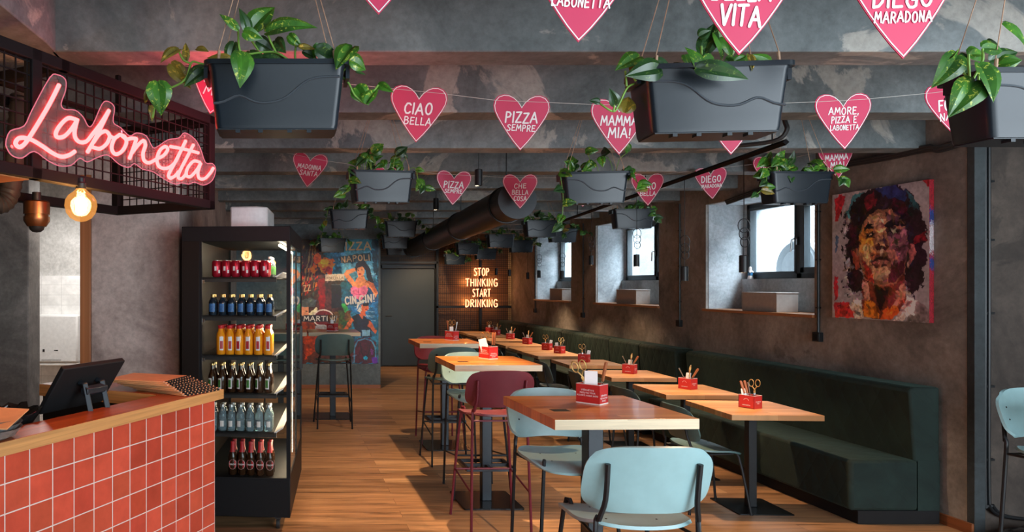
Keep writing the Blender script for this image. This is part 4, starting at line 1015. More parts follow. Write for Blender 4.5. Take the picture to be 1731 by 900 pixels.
# ------------------------------------------------------------------ condiment boxes and what stands in them
def text_face(mb, lines, T, size, lead):
    for i, s in enumerate(lines): put_text(mb, s, size, T @ Matrix.Translation((0, (len(lines) - 1) / 2 * lead - i * lead, 0)), bold=0.018)
BX, BY, BZ = 0.118, 0.094, 0.098
def make_box(kind):
    t = thing('condiment_box', '', 'box')
    b = MB(); w = 0.003
    b.mm(-BX / 2, BX / 2, -BY / 2, -BY / 2 + w, 0, BZ); b.mm(-BX / 2, BX / 2, BY / 2 - w, BY / 2, 0, BZ)
    b.mm(-BX / 2, -BX / 2 + w, -BY / 2, BY / 2, 0, BZ); b.mm(BX / 2 - w, BX / 2, -BY / 2, BY / 2, 0, BZ); b.mm(-BX / 2, BX / 2, -BY / 2, BY / 2, 0, w)
    b.build('card_sides', 'cardred', t)
    r = MB(); e = 0.0006
    for z0, z1 in ((0, 0.006), (BZ - 0.001, BZ + 0.0008)) if kind == 'high' else ((BZ - 0.001, BZ + 0.0008),):
        if r.v: r.build('white_edge', 'paper', t); r = MB()
        r.mm(-BX / 2 - e, BX / 2 + e, -BY / 2 - e, -BY / 2 + w, z0, z1); r.mm(-BX / 2 - e, BX / 2 + e, BY / 2 - w, BY / 2 + e, z0, z1)
        r.mm(-BX / 2 - e, -BX / 2 + w, -BY / 2, BY / 2, z0, z1); r.mm(BX / 2 - w, BX / 2 + e, -BY / 2, BY / 2, z0, z1)
    r.build('white_edge', 'paper', t)
    MB().mm(-BX / 2 + w, BX / 2 - w, -BY / 2 + w, BY / 2 - w, 0.004, 0.012).build('white_base', 'paper', t)
    x = MB(); fr = face_T((0, -BY / 2, BZ / 2), (1, 0, 0), (0, 0, 1)); sd = face_T((BX / 2, 0, BZ / 2), (0, 1, 0), (0, 0, 1))
    if kind == 'high':
        text_face(x, ['STŘIHNĚTE SI', 'PIZZU NA TOLIK', 'KOUSKŮ, KOLIK SNÍTE'], fr @ Matrix.Translation((0, 0.006, 0)), 0.0105, 0.0135)
        text_face(x, ['STŘIHNĚTE SI', 'PIZZU NA TOLIK', 'KOUSKŮ'], sd @ Matrix.Translation((0, -0.018, 0)), 0.0098, 0.013)
    else:
        text_face(x, ['LABONETTA'], fr @ Matrix.Translation((0, -0.026, 0)), 0.0105, 0.012)
        x.ribbon([(0.02 * math.cos(R(a)), 0.004 + 0.02 * math.sin(R(a))) for a in range(20, 161, 14)], 0.0022, fr, 0.0008)
        text_face(x, ['STŘIHNĚTE SI', 'PIZZU'], sd @ Matrix.Translation((0, -0.004, 0)), 0.0098, 0.013)
    x.build('lettering', 'white', t, smooth=False)
    return t
BOXP = {}
def make_napkins(big):
    o = MB()
    if big:
        for i in range(3): o.mm(-0.030, 0.030, -0.006 + i * 0.004, -0.0035 + i * 0.004, 0, 0.15 - 0.004 * i)
    else:
        for i in range(3): o.mm(-0.019, 0.019, -0.006 + i * 0.004, -0.0035 + i * 0.004, 0, 0.132 - 0.006 * i)
    return o.build('napkin_stack', 'paper', None, 0.0006)
def make_scissors():
    t = thing('scissors', '', 'scissors')
    for s in (-1, 1):
        MB().prism([(s * -0.002, 0.10), (s * 0.006, 0.10), (s * 0.004, 0.012), (s * 0.0, 0.0), (s * -0.004, 0.02)], -0.0012 + s * 0.0013, 0.0012 + s * 0.0013, Matrix.Rotation(R(90), 4, 'X')).build('blade', 'steel', t)
        lp = [(s * (0.021 + 0.0155 * math.cos(2 * PI * i / 16)), 0, 0.176 + 0.027 * math.sin(2 * PI * i / 16)) for i in range(16)]
        h = MB(); h.tube(lp, 0.0032, 8, True); h.tube([(s * 0.002, s * .0013, 0.098), (s * -0.004, s * .0013, 0.115), (s * 0.008, 0, 0.140), (s * 0.016, 0, 0.151)], [0.0042, 0.0045, 0.004, 0.0034], 8); h.build('handle', 'gold', t)
    MB().lathe([(0.006, -0.004), (0.006, 0.004)], 12, T=Matrix.Translation((0, 0, 0.106)) @ Matrix.Rotation(R(90), 4, 'X')).build('pivot_screw', 'gold', t)
    return t
def make_knife():
    t = thing('table_knife', '', 'knife')
    MB().prism([(-0.007, 0.0), (0.005, 0.012), (0.007, 0.10), (-0.006, 0.10)], -0.001, 0.001, Matrix.Rotation(R(90), 4, 'X')).build('blade', 'steel', t)
    MB().prism([(-0.006, 0.098), (0.006, 0.098), (0.0095, 0.18), (0.008, 0.194), (0, 0.198), (-0.008, 0.194), (-0.0085, 0.17)], -0.0055, 0.0055, Matrix.Rotation(R(90), 4, 'X')).build('handle', 'handlewood', t, 0.002)
    return t
def make_fork():
    f = MB(); f.tube([(0, 0, 0.03), (0, 0.001, 0.09), (0, 0.0, 0.15), (0, 0, 0.185)], [0.0028, 0.0026, 0.0042, 0.0062], 8)
    f.mm(-0.011, 0.011, -0.001, 0.001, 0.022, 0.034)
    for x in (-0.0095, -0.0032, 0.0032, 0.0095): f.mm(x - 0.0016, x + 0.0016, -0.001, 0.001, 0.0, 0.024)
    return f.build('table_fork', 'steel')
ITEMP = {}
def put_item(kind, T, loc, tilt, turn, label, group):
    """kind of thing, box matrix, spot inside the box, lean (deg about x, y), turn"""
    mk = {'nap': lambda: make_napkins(False), 'bignap': lambda: make_napkins(True), 'sci': make_scissors, 'knife': make_knife, 'fork': make_fork}[kind]
    cat = {'nap': 'napkins', 'bignap': 'napkins', 'sci': 'scissors', 'knife': 'knife', 'fork': 'fork'}[kind]
    if kind not in ITEMP: o = ITEMP[kind] = mk()
    else: o = dup(ITEMP[kind])
    m = T @ Matrix.Translation((loc[0] * 0.85, loc[1] * 0.85, 0.0125)) @ Matrix.Rotation(R(tilt[0]), 4, 'X') @ Matrix.Rotation(R(tilt[1]), 4, 'Y') @ Matrix.Rotation(R(turn), 4, 'Z')
    o.location = m.to_translation(); o.rotation_euler = m.to_euler()
    tag(o, label, cat, group)
SETS = {
 'A': [('bignap', (-.006, -.022), (-3, 0), 0, 'white napkins'), ('sci', (-.012, .012), (-5, -17), 25, 'brass-handled scissors'), ('knife', (.036, .02), (0, 10), 60, 'wood-handled knife')],
 'B': [('bignap', (-.015, -.01), (0, -14), 0, 'white napkins'), ('sci', (.004, .015), (0, -9), 20, 'brass-handled scissors'), ('knife', (.032, .0), (0, 3), 70, 'left wood-handled knife'), ('knife', (.044, .02), (0, 5), 60, 'right wood-handled knife')],
 'C': [('nap', (-.006, -.025), (0, 0), 0, 'white napkins'), ('sci', (.0, .015), (0, 0), 15, 'brass-handled scissors'), ('knife', (-.034, .01), (0, -6), 40, 'wood-handled knife'), ('fork', (.03, .01), (0, 9), 40, 'steel fork')],
 'D': [('nap', (-.03, -.005), (0, -8), 20, 'white napkins'), ('knife', (-.010, -.012), (0, -16), 30, 'left wood-handled knife'), ('knife', (.004, -.008), (0, -12), 30, 'right wood-handled knife'), ('fork', (.016, -.02), (0, -9), 10, 'steel fork'), ('sci', (.032, .015), (0, 0), 10, 'brass-handled scissors')],
 'E': [('fork', (.008, .012), (0, -24), 20, 'steel fork'), ('nap', (-.008, .015), (0, 6), 10, 'white napkins'), ('sci', (.006, -.012), (10, 4), 80, 'brass-handled scissors'), ('knife', (-.014, -.004), (0, 28), 30, 'wood-handled knife')],
 'G': [('sci', (-.015, .01), (0, -4), 15, 'brass-handled scissors'), ('fork', (.008, .0), (0, 4), 20, 'steel fork'), ('nap', (.034, .01), (0, 12), 10, 'white napkins')],
 'H': [('nap', (-.03, .0), (0, -6), 10, 'white napkins'), ('sci', (.008, .0), (0, 4), 30, 'brass-handled scissors'), ('fork', (-.004, .012), (0, 22), 30, 'steel fork')],
}
def condiments(X, Y, z, rz, st, kind, where):
    if kind not in BOXP: o = BOXP[kind] = make_box(kind)
    else: o = dup(BOXP[kind])
    o.location = (X, Y, z + 0.0006); o.rotation_euler = (0, 0, R(rz)); tag(o, 'red lettered condiment box on the ' + where, 'box', 'red condiment boxes')
    T = Matrix.Translation(o.location) @ Matrix.Rotation(-math.atan2(X, Y), 4, 'Z')
    for kd, loc, tilt, turn, nm in SETS[st]:
        put_item(kd, T, loc, tilt, turn, nm + ' in the red box on the ' + where, {'nap': 'napkins', 'bignap': 'napkins', 'sci': 'scissors', 'knife': 'knives', 'fork': 'forks'}[kd] + ' in the condiment boxes')
HN = ['nearest high table', 'middle high table', 'farthest high table of the row', 'high table before the mural', 'high table behind the cooler glass']
for (X, Y, rz, st), w_ in zip([(1.545, 3.50, -50, 'A'), (1.645, 5.62, -63, 'B'), (1.805, 7.50, -56, 'C'), (0.625, 9.0, -39, 'C'), (0.10, 9.0, -39, 'C')], HN): condiments(X, Y, 1.107, rz, st, 'high', w_)
for (X, Y, rz, st), w_ in zip([(3.56, 5.33, -66, 'D'), (3.645, 6.30, -64, 'E'), (3.665, 7.40, -48, 'E'), (3.655, 8.50, -40, 'G'), (3.79, 9.60, -61, 'H'), (3.80, 10.08, -50, 'G'), (3.87, 11.1, -55, 'E'), (3.925, 12.1, -37, 'E'), (3.985, 13.1, -51, 'E'), (4.08, 13.85, -56, 'C')], LN): condiments(X, Y, 0.762, rz, st, 'low', w_.replace('nearest low table by the green banquette', 'low table nearest the camera'))
# ------------------------------------------------------------------ paper hearts on strings
HR = [(0, 0), (.05, .055), (.125, .14), (.235, .285), (.34, .44), (.43, .585), (.485, .70), (.5, .79), (.482, .88), (.425, .95), (.335, .985), (.24, .98), (.15, .94), (.07, .87), (.02, .80)]
HO = HR + [(0, .765)] + [(-x, y) for x, y in reversed(HR[1:])]
HW = 0.28
def heart(tip, Y, lines, roll, label, yaw=0.0, w=HW):
    p = at(tip[0], tip[1], Y)
    t = MB(); T = Matrix(((1, 0, 0, 0), (0, 0, -1, 0), (0, 1, 0, 0), (0, 0, 0, 1)))
    t.prism([(x * w, y * w) for x, y in HO], 0, 0.003, T)
    o = t.build('paper_heart', 'heart', None, smooth=False)
    o.location = p; o.rotation_euler = (0, R(-roll), R(yaw)); tag(o, label, 'heart', 'pink paper hearts on strings')
    b = MB(); sm = [(x * w * 0.955, (y - .53) * w * 0.955 + .53 * w) for x, y in HO]
    sm = sm + sm[:1]; b.ribbon(sm, 0.0032, T, 0.0042, 6); b.build('border_line', 'white', o, smooth=False)
    if lines:
        x = MB()
        for i, (s, yc, cap, wd) in enumerate(lines):
            for st in strokes(s, wd * w, cap * w, 0.2, 0.05, i + len(s)):
                x.ribbon([(q[0] + q[1] * 0.08, q[1] + yc * w) for q in st], cap * w * 0.155, T, 0.0046, 8)
        x.build('lettering', 'white', o, smooth=False)
    return o
CB = [('CIAO', .59, .19, .48), ('BELLA', .37, .125, .47)]; PS = [('PIZZA', .58, .18, .56), ('SEMPRE', .40, .11, .49)]
MM_ = [('MAMMA', .60, .16, .64), ('MIA!', .385, .165, .38)]; AP = [('AMORE,', .68, .12, .52), ('PIZZA E', .525, .11, .44), ('LABONETTA', .385, .085, .50)]
MS = [('MADONNA', .585, .13, .66), ('SANTA', .405, .13, .5)]; CH_ = [('CHE', .65, .13, .34), ('BELLA', .465, .125, .46), ('COSA', .29, .13, .36)]
DM = [('DIEGO', .62, .19, .6), ('MARADONA', .41, .105, .62)]; FN = [('FORZA', .60, .18, .56), ('NAPOLI', .40, .13, .56)]
DV = [('LA BELLA', .60, .14, .60), ('VITA', .385, .19, .40)]; AM = [('AMORE', .62, .16, .62), ('MIO', .41, .16, .36)]
# front row, mostly above the picture
YA = 1.86
heart((640, 25), 2.05, AM, 0, 'pink paper heart tip at the top edge above the left planter')
heart((977, 72), 1.96, [('AMORE,', .70, .12, .52), ('PIZZA E', .54, .11, .44), ('LABONETTA', .40, .10, .58)], -3, 'pink heart cut by the top edge in the middle, last line small capitals')
heart((1248, 94), YA, [('BELLA', .605, .17, .56), ('VITA', .375, .185, .38)], -2, 'large pink heart reading VITA at the top edge')
heart((1525, 100), YA, [('DIEGO', .575, .17, .56), ('MARADONA', .395, .10, .54)], 1, 'large pink heart at the top right edge, rightmost of the front string')
# middle row
heart((355, 193), 3.42, AM, -12, 'pink heart half hidden behind the left planter by the neon sign')
heart((703, 241), 3.42, CB, -4, 'pink heart reading CIAO BELLA on the middle string')
heart((879, 255), 3.45, PS, -2, 'pink heart reading PIZZA SEMPRE on the middle string')
heart((1046, 262), 3.45, MM_, 0, 'pink heart reading MAMMA MIA on the middle string')
heart((1235, 262), 3.45, CB, 0, 'pink heart with only its tip showing below the big planter')
heart((1427, 253), 3.45, AP, 2, 'pink heart reading AMORE, PIZZA with a third line, middle string')
heart((1619, 234), 3.45, FN, 7, 'pink heart reading FORZA NAPOLI beside the right planter')
# far rows
heart((519, 317), 5.55, MS, -7, 'small pink heart reading MADONNA SANTA on the third string')
heart((652, 338), 5.60, PS, -3, 'small pink heart peeping out behind the middle left planter')
heart((765, 347), 5.60, PS, -3, 'small pink heart reading PIZZA SEMPRE on the third string')
heart((879, 353), 5.60, CH_, 0, 'small pink heart reading CHE BELLA COSA before the duct end')
heart((985, 350), 5.62, None, 0, 'small pink heart with only its tip below the middle planter')
heart((1095, 348), 5.95, CB, 1, 'small pink heart reading CIAO BELLA by the middle planter')
heart((1204, 337), 6.05, DM, 4, 'small pink heart between the track rail and the middle planter')
heart((1303, 318), 6.0, PS, 4, 'small pink heart half hidden by the planter under the track')
heart((1417, 302), 5.55, MM_, 6, 'small pink heart reading MAMMA MIA by the right wall')
def garland(pts, label):
    g = MB().tube([at(*p) for p in pts], 0.0011, 5); tag(g.build('garland_string', 'cord'), label, 'string', 'strings carrying the hearts')
garland([(420, -60, 2.2), (590, -78, 2.046), (700, -72, 2.04), (905, -62, 1.955), (1050, -50, 1.95), (1175, -48, 1.855), (1330, -44, 1.855), (1455, -46, 1.855), (1600, -50, 1.855), (1760, -60, 1.855)], 'white string of the front row of hearts, above the picture edge')
garland([(150, 70, 3.42), (315, 112, 3.415), (390, 122, 3.415), (664, 150, 3.415), (745, 158, 3.415), (840, 170, 3.445), (920, 173, 3.445), (1008, 177, 3.445), (1090, 178, 3.445), (1195, 178, 3.445), (1285, 176, 3.445), (1387, 172, 3.445), (1460, 168, 3.445), (1578, 157, 3.445), (1660, 146, 3.445), (1800, 130, 3.445)], 'white string of the middle row of hearts between the planters')
garland([(430, 247, 5.5), (500, 262, 5.545), (550, 272, 5.545), (630, 283, 5.595), (740, 294, 5.595), (795, 297, 5.595), (853, 300, 5.595), (905, 301, 5.595), (985, 300, 5.61), (1068, 298, 5.945), (1120, 295, 5.945), (1178, 288, 6.045), (1228, 283, 6.045), (1300, 275, 5.995), (1388, 257, 5.545), (1440, 246, 5.52), (1490, 236, 5.45)], 'white string of the far row of hearts running to the right wall')

# ------------------------------------------------------------------ hanging planters and pothos
PW, PH, PD = 0.45, 0.205, 0.175
def make_planter(flip):
    t = thing('hanging_planter', '', 'planter')
    def ringp(z, f, g): return [(x, y, z) for x, y in rrect(PW * f, PD * g, 0.022, 4)]
    zs = [(-PH, .83, .80), (-PH + 0.012, .845, .82), (-0.15, .862, .84), (-0.146, .866, .845), (-0.02, .925, .92), (-0.016, .935, .93), (0, .945, .94)]
    b = MB(); vs = []; n = None
    for z, f, g in zs:
        r = ringp(z, f, g); n = len(r); vs += r
    for z, f, g in ((0, .92, .90), (-0.05, .90, .88)): vs += ringp(z, f, g)
    k = len(zs) + 2
    fs = [(i * n + j, i * n + (j + 1) % n, (i + 1) * n + (j + 1) % n, (i + 1) * n + j) for i in range(k - 1) for j in range(n)] + [tuple(range(n - 1, -1, -1))]
    b._add(vs, fs); b.build('trough', 'anthracite', t)
    r = MB(); o_ = rrect(PW, PD + 0.005, 0.028, 5); q = len(o_); i_ = rrect(PW * .93, PD * .92, 0.02, 5)
    vs = [(x, y, -0.012) for x, y in o_] + [(x, y, 0.003) for x, y in o_] + [(x, y, 0.003) for x, y in i_] + [(x, y, -0.01) for x, y in i_]
    fs = [(a * q + j, a * q + (j + 1) % q, ((a + 1) % 4) * q + (j + 1) % q, ((a + 1) % 4) * q + j) for a in range(4) for j in range(q)]
    r._add(vs, fs)
    for s in (-1, 1): r.box((s * (PW / 2 - 0.004), 0, -0.026), (0.012, 0.10, 0.04))
    r.build('rim', 'anthracite', t)
    w = MB()
    for face in (-1, 1):
        pts = []
        for i in range(25):
            u = i / 24; x = (u - .5) * PW * 0.86
            z = -0.048 - 0.082 / (1 + math.exp(-(u - .35) * 17)) + 0.024 * math.exp(-((u - .80) / .10) ** 2)
            g = .83 + (.92 - .83) * (z + PH) / PH
            pts.append(((x if not flip else -x) * face * -1 if False else (x if not flip else -x), face * (PD * g / 2 + 0.000), z))
        w.tube(pts, 0.0042, 6)
    w.build('wave_line', 'wave', t)
    MB().mm(-PW * .43, PW * .43, -PD * .41, PD * .41, -0.03, -0.022).build('soil', 'soil', t)
    f = MB()
    for x in (-.12, -.05, .04, .10):
        f.box((x, -0.05, -PH - 0.006), (0.014, 0.03, 0.014))
    f.mm(-PW * .40, PW * .40, -PD * .37, PD * .37, -PH - 0.004, -PH); f.build('base_ridge', 'anthracite', t)
    return t
PL = {}
def planter(X, Y, Z, yaw, flip, label, top=ZC, vis=True):
    if flip not in PL: o = PL[flip] = make_planter(flip)
    else: o = dup(PL[flip])
    for ch in list(o.children):
        if ch.name.startswith('hanging_cord'): bpy.data.objects.remove(ch)
    o.location = (X, Y, Z); o.rotation_euler = (0, 0, R(yaw)); tag(o, label, 'planter', 'grey planters hanging from the ceiling')
    h = MB(); hz = top - Z - 0.004
    for sx in (-1, 1):
        for sy in (-1, 1):
            h.tube([(sx * PW * .40, sy * PD * .40, -0.01), (sx * PW * .40, sy * PD * .40, 0.03), (sx * 0.012, sy * 0.006, hz)], 0.0016, 5)
            h.tube([(sx * PW * .40, sy * PD * .40, -0.01), (sx * PW * .397, sy * PD * .40, 0.012), (sx * PW * .393, sy * PD * .398, 0.034)], 0.005, 6)
    h.build('hanging_cord', 'jute', o)
    return o
def leaf_into(mb, base, tip, w, nrm, fold=0.25, curl=0.15):
    base, tip = Vector(base), Vector(tip); d = tip - base; L = d.length
    if L < 1e-5: return
    d.normalize(); n = Vector(nrm); n = n - d * n.dot(d)
    if n.length < 1e-4: n = d.orthogonal()
    n.normalize(); s = d.cross(n)
    prof = [(0.0, .16), (.05, .62), (.16, .93), (.30, 1.0), (.46, .90), (.62, .70), (.78, .43), (.91, .17), (1.0, 0.0)]
    L0 = []; C0 = []; R0 = []
    for t, p in prof:
        c = base + d * (L * t) - n * (curl * L * (t * t)) + n * (0.05 * L * math.sin(PI * t))
        hw = w / 2 * p; back = -d * (0.10 * L * (1 if t < 0.1 else 0))
        L0.append(c + s * hw + n * (fold * hw) + back * 0.6); R0.append(c - s * hw + n * (fold * hw) + back * 0.6); C0.append(c)
    m1 = [a * 0.5 + b * 0.5 + n * (0.10 * w * p[1]) for a, b, p in zip(L0, C0, prof)]; m2 = [a * 0.5 + b * 0.5 + n * (0.10 * w * p[1]) for a, b, p in zip(R0, C0, prof)]
    k = len(prof); vs = L0 + m1 + C0 + m2 + R0
    mb._add(vs, [(a * k + i, a * k + i + 1, (a + 1) * k + i + 1, (a + 1) * k + i) for a in range(4) for i in range(k - 1)])
rl = random.Random(5)
def plant_px(name_lab, Y, leaves, stems, zs, ox, oy):
    """leaves and stems read off the photograph; each at its own depth over the trough"""
    def P(x, y, dy=0.0): return at(x / zs + ox, y / zs + oy, Y + dy)
    b0 = P(leaves[0][0], leaves[0][1])
    t = thing('pothos_plant', name_lab, 'plant', b0, 0, 'pothos plants in the planters')
    g = {'leaf': MB(), 'leafdark': MB(), 'leafold': MB()}
    for lv in leaves:
        x0, y0, x1, y1, w = lv[:5]; w = w * 1.25; x1 += (x1 - x0) * .18; y1 += (y1 - y0) * .18; kind = lv[5] if len(lv) > 5 else 'leaf'; dy = lv[6] if len(lv) > 6 else rl.uniform(-.06, .05)
        a = P(x0, y0, dy) - b0; b = P(x1, y1, dy + rl.uniform(-.04, .03)) - b0
        wm = w / zs * Y / F
        leaf_into(g[kind], a, b, wm, (rl.uniform(-.5, .5), -1, rl.uniform(-.1, .7)), rl.uniform(.05, .35), rl.uniform(-.05, .22))
    for k, m in g.items():
        if m.v: m.build('leaves', k, t)
    s = MB()
    for st in stems:
        dy = rl.uniform(-.05, .03); s.tube([p - b0 for p in smoothpts([P(x, y, dy) for x, y in st], 5)], 0.0034, 6)
    s.build('stem', 'stem', t)
    for lv in leaves:
        pass
    return t
def plant_rand(o, label, seed, n=16, trail=(), size=0.075, dark=0.3, up=0.12):
    rn = random.Random(seed); t = thing('pothos_plant', label, 'plant', o.location + Vector((0, 0, -0.02)), o.rotation_euler.z, 'pothos plants in the planters')
    g = {'leaf': MB(), 'leafdark': MB(), 'leafold': MB()}; s = MB()
    for i in range(n):
        x = rn.uniform(-.42, .42) * PW; y = rn.uniform(-.3, .3) * PD; h = rn.uniform(.02, up); lx = rn.uniform(-.07, .07); ly = rn.uniform(-.07, .05)
        b = Vector((x + lx, y + ly, h)); a = rn.uniform(0, 2 * PI); L = size * rn.uniform(.7, 1.25)
        tip = b + Vector((math.cos(a) * .75, -abs(math.sin(a)) * .3, rn.uniform(-.75, .55))).normalized() * L
        leaf_into(g['leafdark' if rn.random() < dark else 'leaf'], b, tip, L * rn.uniform(.65, .85), (rn.uniform(-.4, .4), -1, rn.uniform(0, .9)), .2, .12)
        s.tube(smoothpts([Vector((x, y, 0)), Vector((x + lx * .3, y + ly * .3, h * .7)), b], 3), 0.002, 5)
    for side, length, drop in trail:
        x = side * PW * .46; p = [Vector((side * PW * .35, -.02, .02)), Vector((x + side * .02, -.05, .05)), Vector((x + side * length * .4, -.08, -.02 - drop * .3)), Vector((x + side * length * .7, -.09, -drop * .75)), Vector((x + side * length, -.08, -drop))]
        q = smoothpts(p, 5); s.tube(q, 0.0025, 5)
        for c in q[6::3]:
            a = rn.uniform(-1, 1); L = size * rn.uniform(.7, 1.1); tip = c + Vector((a, -.25, rn.uniform(-1, .1))).normalized() * L
            leaf_into(g['leafold' if rn.random() < .12 else 'leaf' if rn.random() > dark else 'leafdark'], c, tip, L * .75, (rn.uniform(-.4, .4), -1, .3), .2, .1)
    for k, m in g.items():
        if m.v: m.build('leaves', k, t)
    s.build('stem', 'stem', t)
    return t
def pl_at(px, rim, Y, yaw, flip, label, **k):
    p = at(px, rim, Y); return planter(p.x, p.y, p.z, yaw, flip, label, **k)
# the three nearest
pl_at(468, 116, 2.22, 0, True, 'grey planter nearest the neon sign, hanging at upper left')
plant_px('pothos trailing from the planter nearest the neon sign', 2.20, [
    (262, 172, 374, 42, 118), (350, 190, 592, 128, 118, 'leaf', -.05), (182, 172, 88, 98, 44), (240, 185, 204, 62, 66, 'leafdark'), (212, 190, 312, 222, 62), (200, 310, 206, 468, 112, 'leaf', -.16), (180, 320, 250, 400, 70, 'leaf', -.1),
    (290, 240, 372, 292, 84, 'leafdark', .03), (398, 238, 456, 304, 72, 'leafdark', .02), (160, 250, 128, 372, 74, 'leafdark', .04), (330, 330, 484, 392, 92, 'leafdark', .02), (250, 300, 330, 380, 80, 'leafdark', .03), (478, 206, 542, 268, 52), (540, 276, 622, 284, 46, 'leafold'), (560, 300, 640, 340, 60, 'leafdark'), (640, 286, 764, 352, 84, 'leafdark'), (650, 255, 628, 330, 40),
    (852, 276, 768, 392, 112, 'leaf', -.06), (838, 350, 922, 398, 88), (870, 512, 936, 602, 92), (930, 605, 990, 520, 70), (1002, 496, 1078, 534, 46), (872, 425, 928, 436, 22, 'leafdark'),
    (140, 352, 20, 342, 56, 'leafold', .02), (100, 330, 60, 400, 40, 'leafold', .03),
    (-165, 290, -258, 352, 70, 'leafold'), (-125, 355, -125, 262, 40, 'leafold'), (-60, 285, 0, 300, 40, 'leafold'), (-210, 375, -110, 500, 84, 'leafold'), (-8, 405, -118, 492, 84, 'leafdark'), (-290, 480, -268, 642, 122, 'leaf', -.05), (-330, 620, -320, 700, 34, 'leafold'), (-350, 530, -360, 600, 30, 'leafold')],
    [[(182, 175), (190, 290), (232, 316), (320, 306), (402, 306), (470, 345), (548, 392)], [(352, 195), (375, 250), (402, 304)], [(786, 442), (830, 490), (868, 562), (935, 606), (965, 550), (1002, 498)], [(520, 266), (515, 320), (520, 372)], [(622, 300), (630, 390)], [(790, 440), (800, 410), (840, 395)], [(262, 240), (300, 295)],
     [(30, 385), (-40, 372), (-90, 365), (-120, 450), (-160, 490), (-240, 530), (-300, 610), (-320, 690)], [(-165, 300), (-140, 350), (-100, 370)]], 3.462, 350, 0)
pl_at(1193, 121, 2.22, -6, False, 'grey planter with a pale wave line behind the VITA heart')
plant_px('pothos trailing from the planter behind the VITA heart', 2.20, [
    (580, 308, 468, 372, 84), (560, 330, 600, 420, 80, 'leafold'), (692, 372, 538, 402, 110, 'leafdark'), (640, 345, 742, 388, 74, 'leafdark'), (448, 570, 424, 494, 52, 'leafdark'), (366, 556, 318, 546, 34, 'leafdark'), (500, 612, 522, 536, 80, 'leafold'),
    (905, 382, 850, 268, 74, 'leaf'), (830, 300, 870, 378, 80, 'leaf', .02), (930, 290, 982, 146, 88, 'leafdark', .06), (905, 200, 960, 170, 60, 'leafdark', .05), (985, 180, 1052, 312, 116, 'leaf', .05), (1040, 200, 1080, 300, 80, 'leaf', .06), (895, 372, 1142, 418, 88, 'leafdark', -.12), (930, 312, 985, 345, 50), (1050, 320, 1110, 370, 60), (1100, 332, 1165, 302, 40), (1285, 392, 1208, 308, 98, 'leaf', .0), (1160, 382, 1172, 300, 40), (1180, 300, 1195, 370, 36, 'leafold'), (900, 260, 925, 350, 50, 'leafdark', .05), (760, 372, 830, 352, 50, 'leafdark', .04)],
    [[(592, 448), (520, 472), (470, 568), (438, 606), (365, 562)], [(512, 470), (505, 385)], [(562, 442), (540, 404)], [(600, 440), (650, 400)], [(440, 608), (446, 572)], [(930, 380), (980, 310)], [(1105, 375), (1120, 310), (1150, 330)], [(920, 300), (918, 250)]], 3.214, 900, 0)
pl_at(1741, 130, 2.20, 0, False, 'grey planter cut off by the right edge of the picture')
plant_px('pothos in the planter cut off by the right edge', 2.17, [
    (1172, 128, 1290, 230, 100, 'leaf', .0), (925, 300, 826, 442, 112), (882, 312, 922, 268, 56), (985, 300, 1080, 290, 84), (1058, 262, 1155, 272, 88), (1090, 240, 1140, 250, 60, 'leafdark', .04), (1100, 330, 1225, 292, 84, 'leafdark', .03), (1040, 348, 1104, 528, 104, 'leaf', -.1), (1020, 440, 920, 592, 128, 'leaf', -.1), (1150, 352, 1258, 330, 76), (930, 310, 995, 420, 96, 'leafdark', .03), (1165, 300, 1200, 400, 70, 'leafdark', .05), (890, 520, 930, 540, 40, 'leafdark')],
    [[(1010, 430), (960, 400), (940, 330), (925, 300)], [(990, 440), (985, 330), (985, 295)], [(1010, 430), (1060, 330), (1060, 265)], [(1160, 410), (1160, 350)], [(1040, 440), (1040, 350)]], 3.215, 1331, 0)
# second row
o = pl_at(643, 292, 4.76, 8, True, 'dusky pink-lit grey planter in the second row, left'); plant_rand(o, 'pothos in the second row planter on the left', 3, 24, ((-1, .07, .15), (1, .09, .10)), .085, .25, .15)
o = pl_at(1002, 294, 4.80, -8, False, 'grey planter in the middle of the second row with a pale wave'); plant_rand(o, 'pothos in the middle planter of the second row', 8, 14, ((-1, .02, .36), (1, .12, .10)), .09, .35, .17)
o = pl_at(1343, 294, 4.80, 2, True, 'grey planter of the second row hanging by the nearest window'); plant_rand(o, 'pothos in the planter hanging by the nearest window', 14, 26, ((-1, .13, .14), (1, .08, .03)), .085, .15, .12)
# rows further back
FAR = [(590, 356, 7.75, 0, True, 'third row planter in front of the mural end', ((-1, .13, .18), (1, .12, .08))), (677, 375, 9.4, 0, False, 'planter left of the duct with a zigzag of pale wave', ((-1, .14, .06), (1, .28, .12))), (913, 374, 9.0, 0, True, 'planter just right of the duct end', ((1, .1, .2),)),
       (1068, 355, 7.7, -6, False, 'third row planter by the middle window', ((1, .02, .1),)), (950, 387, 10.7, 0, True, 'planter low beside the far window', ((-1, .05, .1), (1, .2, .05))), (560, 404, 10.8, 12, True, 'dark planter hanging in front of the mural', ((-1, .1, .06), (1, .08, .03))),
       (668, 398, 11.0, 0, True, 'planter behind the zigzag one, left of the duct', ()), (845, 397, 11.1, 0, True, 'planter over the far end of the room, right of the duct', ()), (880, 407, 12.3, 0, True, 'planter near the far right corner', ((1, .08, .05),)),
       (671, 413, 13.2, 0, False, 'planter farthest left by the dark door', ()), (790, 412, 13.0, 0, True, 'planter above the orange sign on the left', ((1, .05, .08),)), (820, 421, 13.6, 0, True, 'planter directly above the orange sign', ((1, .08, .02),)), (769, 430, 13.9, 0, True, 'lowest planter beside the mesh screen', ((1, .04, .12),))]
for i, (px, rim, Y, yaw, fl, lab, tr) in enumerate(FAR):
    o = pl_at(px, rim, Y, yaw, fl, 'small ' + lab); plant_rand(o, 'pothos in the ' + lab, 40 + i, 14, tr, .085, .55, .10)

